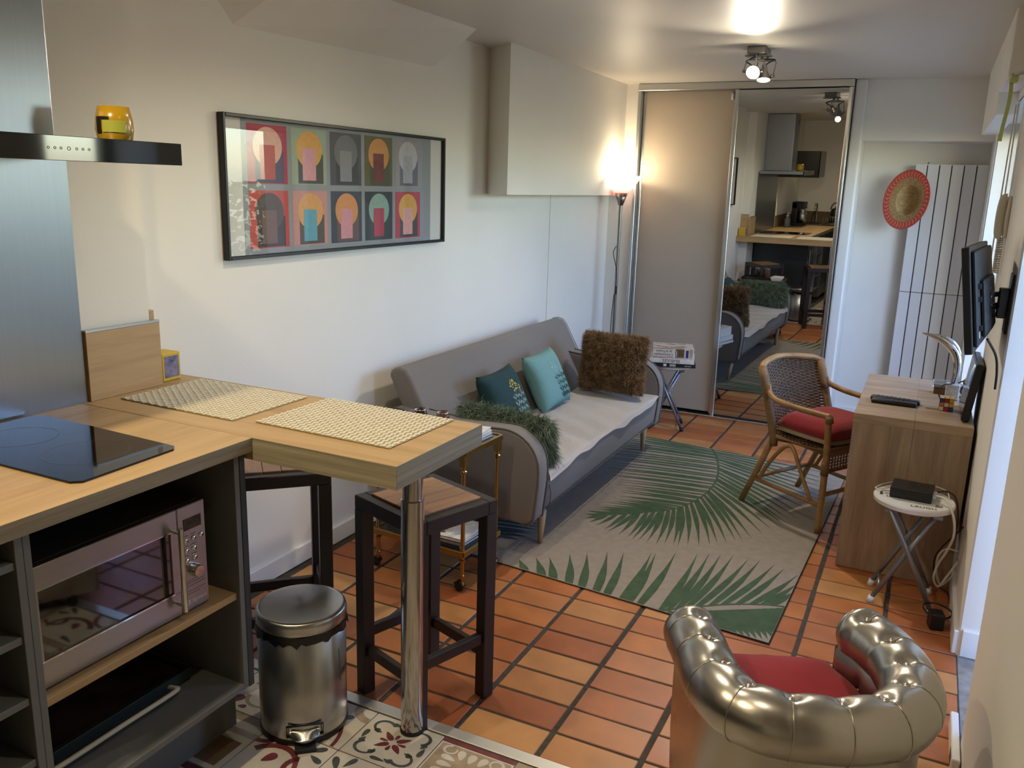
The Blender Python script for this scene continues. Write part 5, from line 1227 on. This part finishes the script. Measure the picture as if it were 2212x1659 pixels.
m = MB(); ring(m, [(.52, -.004), (.50, -.02), (.45, -.055), (.36, -.082), (.2, -.092), (.01, -.094)]); m.build('crown', M_['straw'], ht, True, smooth=True)
m = MB(); ring(m, [(.76, .0125), (.90, .017), (.97, .017)]); be = m.build('brim_band', M_['hatred'], ht, True, smooth=True)
m = MB(); m.tube([hat_pt(.985, 2*PI*k/60, .017) for k in range(60)], .0045, 7, closed=True); m.build('brim_edge', M_['hatred'], ht, True)
m = MB()
for k in range(40):
    a = 2*PI*k/40; s = .055
    m.poly([hat_pt(.78, a, .0145), hat_pt(.865, a+s, .0180), hat_pt(.955, a, .0182), hat_pt(.955, a+s*.7, .0182), hat_pt(.865, a+s*1.8, .0180), hat_pt(.78, a+s*.7, .0145)])
m.build('zigzag', M_['hatpink'], ht, True, normals=False)
m = MB(); m.tube([(-.17, 6.205, 1.70), (-.17, 6.19, 1.695)], .003, 6); m.build('hook', M_['alu'], ht)

# ------------------------------------------------------------------ router, cables, adaptor
ro = thing('router', 'black router box on the white folding stool', 'router', (.058, 3.565, .44))
Tr = Matrix.Translation((.055, 3.572, .4405)) @ Matrix.Rotation(R(-4), 4, 'Z')
m = MB(); m.box(-.076, .076, -.062, .062, 0, .042, .003, 2, M=Tr); m.build('case', M_['black'], ro)
m = MB()
for i in range(9):
    for j in range(6): m.box(-.01+.008*i, -.006+.008*i, -.045+.016*j, -.036+.016*j, .0418, .0424, M=Tr)
m.build('vent_slots', M_['blackgloss'], ro)
m = MB(); m.box(.076, .088, -.03, -.018, .012, .026, M=Tr); m.box(.076, .088, .01, .022, .012, .026, M=Tr); m.build('plug', M_['white'], ro)
def cable(name, label, pts, r, mt): m = MB(); m.tube(spline(pts, 8), r, 7); return tag(m.build(name, mt), label, 'cable')
M_['wcab'] = mat('white cable', '#d5d2cb', .5)
cable('white_cable', 'thick white cable drooping from the router to the floor', [(.143, 3.55, .462), (.175, 3.51, .465), (.205, 3.47, .42), (.218, 3.48, .34), (.205, 3.53, .25), (.185, 3.58, .17), (.178, 3.60, .10), (.20, 3.62, .06), (.225, 3.60, .12), (.254, 3.60, .19)], .0048, M_['wcab'])
cable('white_cable', 'thin white cable looping low on the wall behind the folding stool', [(.254, 3.66, .21), (.21, 3.65, .215), (.185, 3.66, .17), (.19, 3.68, .09), (.215, 3.69, .04), (.25, 3.67, .10)], .004, M_['wcab'])
cable('black_cable', 'black router cable running from the stool to the wall', [(.135, 3.60, .458), (.18, 3.63, .462), (.215, 3.62, .44), (.232, 3.60, .36), (.225, 3.58, .31), (.255, 3.62, .33)], .0035, M_['black'])
cable('black_cable', 'black flex hanging behind the folding stool to the floor', [(.255, 3.70, .29), (.22, 3.70, .24), (.18, 3.71, .16), (.18, 3.71, .08), (.20, 3.70, .03), (.24, 3.69, .012), (.25, 3.60, .008)], .0032, M_['black'])
cable('grey_cable', 'thin pale cable looping around the white stool seat', [(-.03, 3.60, .449), (-.07, 3.57, .446), (-.075, 3.60, .446), (-.02, 3.68, .4505), (.08, 3.69, .462), (.17, 3.65, .462), (.19, 3.60, .45)], .0022, M_['wcab'])
ad = thing('power_adaptor', 'black power adaptor with coiled lead on the floor', 'adaptor', (.205, 3.37, 0))
m = MB(); m.cbox((.196, 3.365, .034), (.026, .028, .033), Matrix.Rotation(R(12), 3, 'Z'), .006, 2); m.build('case', M_['black'], ad)
m = MB(); m.tube([(.198+.05*math.cos(a)*(1+.06*math.sin(3*a)), 3.41+.025*math.sin(a), .05+.018*math.sin(a*.97)) for a in [k*.22 for k in range(86)]], .0024, 5); m.build('lead', M_['black'], ad)
m = MB(); m.tube([(.188, 3.338, .002), (.188, 3.325, .002)], .002, 6); m.tube([(.206, 3.342, .002), (.206, 3.329, .002)], .002, 6); m.build('pin', M_['chrome'], ad)
cn = thing('cable_cover', 'white cable trunking standing at the foot of the near wall', 'trunking', (.25, 2.62, 0))
m = MB(); m.box(.236, .258, 2.44, 2.70, .001, .055, .003, 1); m.build('cover', M_['trim'], cn); m = MB(); m.box(.235, .2362, 2.47, 2.52, .012, .045); m.build('slot', mat('brown slot', '#5b4a44', .6), cn)

# ------------------------------------------------------------------ wicker armchair
M_['rattan'] = mat('rattan cane', '#8f6a3f', .42, col2='#aa8452', vscale=18, stretch=(1, 1, 1), bump=.15, bscale=120); M_['wicker'] = mat('brown wicker weave', '#6f5238', .6, var=.2, vscale=60); M_['bind'] = mat('cane binding', '#8a683c', .5, var=.18, vscale=50, bump=.5, bscale=200, stretch=(.2, .2, 6))
wc = thing('wicker_armchair', 'wicker armchair with rattan frame pulled up to the desk', 'chair', (-.42, 4.41, .008))
A0 = Vector((-.736, 4.349, 0)); fd = Vector((.847, -.532, 0)).normalized(); wd_ = Vector((.515, .857, 0)).normalized(); WD = .452
def WP(t, s, z): return A0 + fd*t + wd_*s + Vector((0, 0, z))
for s in (0, WD):
    m = MB(); m.tube([WP(0, s, .0085), WP(.085, s, .20), WP(.17, s, .40)], [.015, .0155, .0155], 12); m.build('leg', M_['rattan'], wc, smooth=True)
    m = MB(); m.tube(spline([WP(.492, s, .001 if s else .0085), WP(.494, s, .25), WP(.490, s, .45), WP(.478, s, .585)], 5), .0155, 12); m.build('leg', M_['rattan'], wc, smooth=True)
    q = -.03 if s == 0 else .03
    m = MB(); m.tube(spline([WP(.105, s, .66), WP(.125, s+q*.3, .625), WP(.19, s+q, .602), WP(.30, s+q, .594), WP(.42, s+q*.6, .590), WP(.488, s, .586)], 6), .0145, 12); m.build('arm', M_['rattan'], wc, smooth=True)
    m = MB(); m.tube([WP(.175, s, .36), WP(.172, s, .40), WP(.14, s, .50), WP(.10, s, .61), WP(.055, s, .745)], [.020, .022, .020, .021, .021], 12); m.build('back_post', M_['bind'], wc, smooth=True)
    m = MB(); m.tube([WP(.055, s, .155), WP(.27, s, .150), WP(.492, s, .145)], .011, 10); m.build('stretcher', M_['rattan'], wc, smooth=True)
    m = MB(); m.tube(spline([WP(.10, s, .155), WP(.17, s, .28), WP(.25, s, .375), WP(.30, s, .375), WP(.36, s, .27), WP(.435, s, .15)], 6), .010, 10); m.build('hoop_brace', M_['rattan'], wc, smooth=True)
    m = MB(); m.tube([WP(.492, s, .30), WP(.492, s, .37)], .019, 12); m.build('binding', M_['bind'], wc, smooth=True); m = MB(); m.tube([WP(.488, s, .555), WP(.482, s, .590)], .0185, 12); m.build('binding', M_['bind'], wc, smooth=True)
m = MB(); m.tube([WP(.055, 0, .152), WP(.055, WD, .152)], .011, 10); m.build('stretcher', M_['rattan'], wc, smooth=True)
m = MB(); m.tube([WP(.492, 0, .20), WP(.492, WD, .20)], .011, 10); m.build('stretcher', M_['rattan'], wc, smooth=True)
for s in (0, WD):
    m = MB(); m.tube([WP(.112, s, .595), WP(.10, s, .62), WP(.075, s, .69), WP(.058, s, .735)], [.026, .032, .033, .028], 12, flat=(1, .7)); m.build('wrapping', M_['bind'], wc, smooth=True)
m = MB(); m.tube(spline([WP(.06, -.005, .735), WP(.03, .05, .755), WP(-.025, WD/2, .764), WP(.03, WD-.05, .755), WP(.06, WD+.005, .735)], 6), .016, 12); m.build('top_rail', M_['rattan'], wc, smooth=True)
def back_pt(u, v):      # u across, v up
    z = lerp(.40, .742+.02*math.sin(PI*u), v); t0 = lerp(.172, .055, v); bow = (.04+.045*v)*math.sin(PI*u)
    return WP(t0-bow, lerp(.004, WD-.004, u), z)
m = MB(); NS, NW = 17, 46
for k in range(NS): m.tube([back_pt((k+.5)/NS, j/8) for j in range(9)], .0032, 5, caps=False)
dn = fd
for j in range(NW):
    v = (j+.7)/NW; ph_ = 1 if j % 2 else -1
    pts = []
    for k in range(NS*2+1): u = k/(NS*2); pts.append(back_pt(u, v) + dn*(.0042*ph_*math.cos(PI*k/1.0+PI/2*1 if False else PI*k/2*1.0)))
    m.tube(pts, .0034 if v > .25 else .0026, 4, caps=False)
m.build('back_weave', M_['wicker'], wc, kind='stuff')
m = MB(); m.tube(spline([WP(.17, 0, .405), WP(.49, 0, .41), WP(.49, WD, .41), WP(.17, WD, .405)], 1), .019, 10, closed=True); m.build('seat_frame', M_['bind'], wc, smooth=True)
m = MB()
for k in range(18): s = lerp(.01, WD-.01, k/17); m.tube([WP(.17, s, .412), WP(.33, s, .406), WP(.49, s, .414)], .004, 4, caps=False)
for k in range(14): t = lerp(.18, .48, k/13); m.tube([WP(t, .005, .416), WP(t, WD/2, .409), WP(t, WD-.005, .416)], .004, 4, caps=False)
m.build('seat_weave', M_['wicker'], wc, kind='stuff')
m = MB()
for k in range(20): s = lerp(.02, WD-.02, k/19); m.tube([WP(.496, s, .395), WP(.498, s, .32)], .0028, 4, caps=False)
for k in range(10): z = .325+.0075*k; m.tube([WP(.497+.003*(1 if (i+k) % 2 else -1), lerp(.01, WD-.01, i/40), z) for i in range(41)], .0024, 4, caps=False)
m.tube([WP(.497, 0, .318), WP(.497, WD, .318)], .008, 8)
m.build('front_apron', M_['wicker'], wc, kind='stuff')
M_['red'] = mat('dark red cloth', '#8f1c22', .85, var=.08, vscale=30, bump=.35, bscale=18, sheen=.2); M_['ecru'] = mat('ecru cloth', '#a89878', .9)
rc = thing('seat_cushion', 'red cushion with ecru underside on the wicker armchair', 'cushion')
place(rc, frame3(fd, wd_, WP(.325, WD/2, .470)))
def pad(W, D, T, dome, m, z0=0):
    def fn(u, v, s):
        a, b = 2*u-1, 2*v-1; k = max(0, (1-a**6)*(1-b**6)); return Vector((a*W/2*(1-.04*b*b), b*D/2*(1-.04*a*a), z0+s*T/2*k**.4+(dome*k if s > 0 else 0)))
    for s in (1, -1): m.grid(lambda u, v: fn(u, v, s), 16, 16)
    bmesh.ops.remove_doubles(m.bm, verts=m.bm.verts, dist=1e-5); return m
pad(.345, .40, .075, .025, MB(), .005).build('cover', M_['red'], rc, True, smooth=True); pad(.355, .41, .030, 0, MB(), -.028).build('underside', M_['ecru'], rc, True, smooth=True)

# ------------------------------------------------------------------ silver tub chair
M_['silver'] = mat('silver leather', '#b9b5ac', .29, 1.0, bump=.05, bscale=14, rvar=.06, vscale=14)
tc_ = thing('tub_chair', 'small silver buttoned tub chair with rolled arms', 'armchair', (-.17, 1.92, 0))
PATH = [(-.436, 1.986), (-.372, 1.865), (-.318, 1.765), (-.258, 1.700), (-.186, 1.677), (-.108, 1.692), (-.010, 1.735), (.062, 1.805), (.090, 1.917), (.062, 2.035), (.016, 2.117), (-.05, 2.187)]
ps = spline([(*p, .505) for p in PATH], 10); NP = len(ps)
def fr(i):
    t = (ps[min(i+1, NP-1)]-ps[max(i-1, 0)]).normalized(); return t, Vector((t.y, -t.x, 0))      # tangent, outward (right-hand of travel)
cen = Vector((-.17, 1.95, .5)); t_, o_ = fr(NP//2); sg = 1 if (ps[NP//2]-cen).dot(o_) > 0 else -1
cl = [0]
for a, b in zip(ps, ps[1:]): cl.append(cl[-1]+(b-a).length)
LT = cl[-1]; NB = 11
bt = [LT*(k+.5)/NB for k in range(NB)]
RO = .069; ba = R(103)      # button line angle: 0 outward, 90 up, 180 inward
def roll_pt(i, an):
    t, o = fr(i); o = o*sg; s = cl[i]
    d = min(abs(s-b) for b in bt); pu = math.exp(-(d/.010)**2); puff = .5-.5*math.cos(2*PI*(s/(LT/NB)-.5))
    ang = (an-ba+PI) % (2*PI)-PI
    nearb = math.exp(-(ang/.26)**2)*math.exp(-(d/.018)**2)
    top = max(0, math.cos(ang*.62))
    r = RO*(1 + .030*top*puff*.8 - .035*pu*top - .24*nearb)
    e = max(0, 1-min(s, LT-s)/.02); r *= 1-.16*e*e
    return ps[i] + (o*math.cos(an)+Vector((0, 0, 1))*math.sin(an))*r
NA = 40
m = MB(); V = [[m.bm.verts.new(roll_pt(i, 2*PI*k/NA)) for k in range(NA)] for i in range(NP)]
for i in range(NP-1):
    for k in range(NA): f_ = m.bm.faces.new((V[i][k], V[i][(k+1) % NA], V[i+1][(k+1) % NA], V[i+1][k])); f_.smooth = True
for E_ in (0, NP-1): m.bm.faces.new(V[E_])
roll = m.build('rolled_rim', M_['silver'], tc_)
def cl_at(s):
    i = min(range(NP), key=lambda j: abs(cl[j]-s)); return i
for b in bt:
    i = cl_at(b); t, o = fr(i); o = o*sg; n_ = o*math.cos(ba)+Vector((0, 0, 1))*math.sin(ba)
    m = MB(); m.lathe([(0, .007), (.006, .006), (.0095, .001), (.0095, -.004)], ps[i]+n_*RO*.80, 14, n_.to_track_quat('Z', 'Y').to_matrix()); m.build('button', M_['silver'], roll, smooth=True)
    m = MB(); m.tube([roll_pt(i, R(a))+(o*math.cos(R(a))+Vector((0, 0, 1))*math.sin(R(a)))*.0006 for a in range(120, -70, -10)], .0016, 5); m.build('seam', M_['silver'], roll)
for E_ in (0, NP-1):
    t, o = fr(E_); o = o*sg; d = -t if E_ == 0 else t
    m = MB(); m.tube([ps[E_]+d*.002+(o*math.cos(2*PI*k/24)+Vector((0, 0, 1))*math.sin(2*PI*k/24))*RO*.80 for k in range(24)], .004, 6, closed=True); m.build('end_piping', M_['silver'], roll, smooth=True)
def wall_pt(i, off, z): t, o = fr(i); return Vector((ps[i].x, ps[i].y, 0))+o*sg*off+Vector((0, 0, z))
m = MB(); m.grid(lambda u, v: wall_pt(int(u*(NP-1)+.001), .030-.012*v+.004*math.sin(PI*v), lerp(.46, .045, v)), NP-1, 10); m.build('outer_shell', M_['silver'], tc_, smooth=True)
def inner(u, v):
    i = int(u*(NP-1)+.001); s = cl[i]; d = min(abs(s-b-LT/NB/2) for b in bt); dd = d; q = math.exp(-(dd/.014)**2)*math.exp(-((v-.35)/.12)**2)
    return wall_pt(i, -.062+.022*math.exp(-((v-.0)/.15)**2)+.014*q-.006*math.sin(PI*v), lerp(.50, .20, v))
m = MB(); m.grid(inner, NP-1, 22); inn = m.build('inner_back', M_['silver'], tc_, smooth=True)
for b in bt[:-1]:
    i = cl_at(b+LT/NB/2); p = inner(i/(NP-1), .35); t, o = fr(i); n_ = -o*sg
    m = MB(); m.lathe([(0, .006), (.006, .005), (.009, .001), (.009, -.004)], p+n_*.002, 12, n_.to_track_quat('Z', 'Y').to_matrix()); m.build('button', M_['silver'], inn, smooth=True)
for E_ in (0, NP-1):
    t, o = fr(E_); m = MB(); m.prism([wall_pt(E_, .030, .47), wall_pt(E_, .018, .045), wall_pt(E_, -.055, .045), wall_pt(E_, -.055, .47)], (-t if E_ == 0 else t)*.006, .002, 1); m.build('arm_front', M_['silver'], tc_)
m = MB(); a, b = wall_pt(0, -.045, 0), wall_pt(NP-1, -.045, 0)
inside_pts = [wall_pt(i, -.045, .05) for i in range(0, NP, 4)]
m.prism(inside_pts, (0, 0, .245)); m.build('seat_base', M_['silver'], tc_)
fdir = Vector((-.50, .866, 0))
for E_ in (6, NP-7, NP//3, 2*NP//3):
    p = wall_pt(E_, 0, 0); m = MB(); m.lathe([(0, 0.0005), (.016, .0005), (.02, .05)], p, 14); m.build('foot', M_['dkwood'], tc_)
tcush = thing('seat_cushion', 'crimson cushion filling the silver tub chair', 'cushion')
place(tcush, frame3((.866, .50, 0), fdir, (-.185, 1.935, .385)))
M_['crim'] = mat('crimson velvet', '#931626', .85, var=.08, vscale=14, bump=.5, bscale=9, sheen=.08)
loop = [wall_pt(i, -.060, 0) for i in range(0, NP, 3)]; fa, fb_ = wall_pt(0, -.060, 0)+fdir*.03, wall_pt(NP-1, -.060, 0)+fdir*.03
loop = [fa] + loop + [fb_] + [fb_.lerp(fa, k/6)+fdir*.02*math.sin(PI*k/6) for k in range(1, 6)]
cq = Vector((-.175, 1.94, 0)); nl = len(loop)
def cush(u, v, s):
    i = int(u*nl+.001) % nl; p = cq.lerp(loop[i], min(1, v*1.0)); e = max(0, 1-v**5)
    return Vector((p.x, p.y, (.405+.035*e+.005*math.sin(23*p.x+4)*math.sin(19*p.y) if s > 0 else .305)))
m = MB(); m.grid(lambda u, v: cush(u, v, 1), nl, 10, closed_u=True); m.grid(lambda u, v: cush(u, v, -1), nl, 3, closed_u=True)
m.grid(lambda u, v: loop[int(u*nl+.001) % nl]+Vector((0, 0, lerp(.305, .405, v))), nl, 2, closed_u=True)
bmesh.ops.remove_doubles(m.bm, verts=m.bm.verts, dist=1e-4); m.build('cover', M_['crim'], tcush, smooth=True)
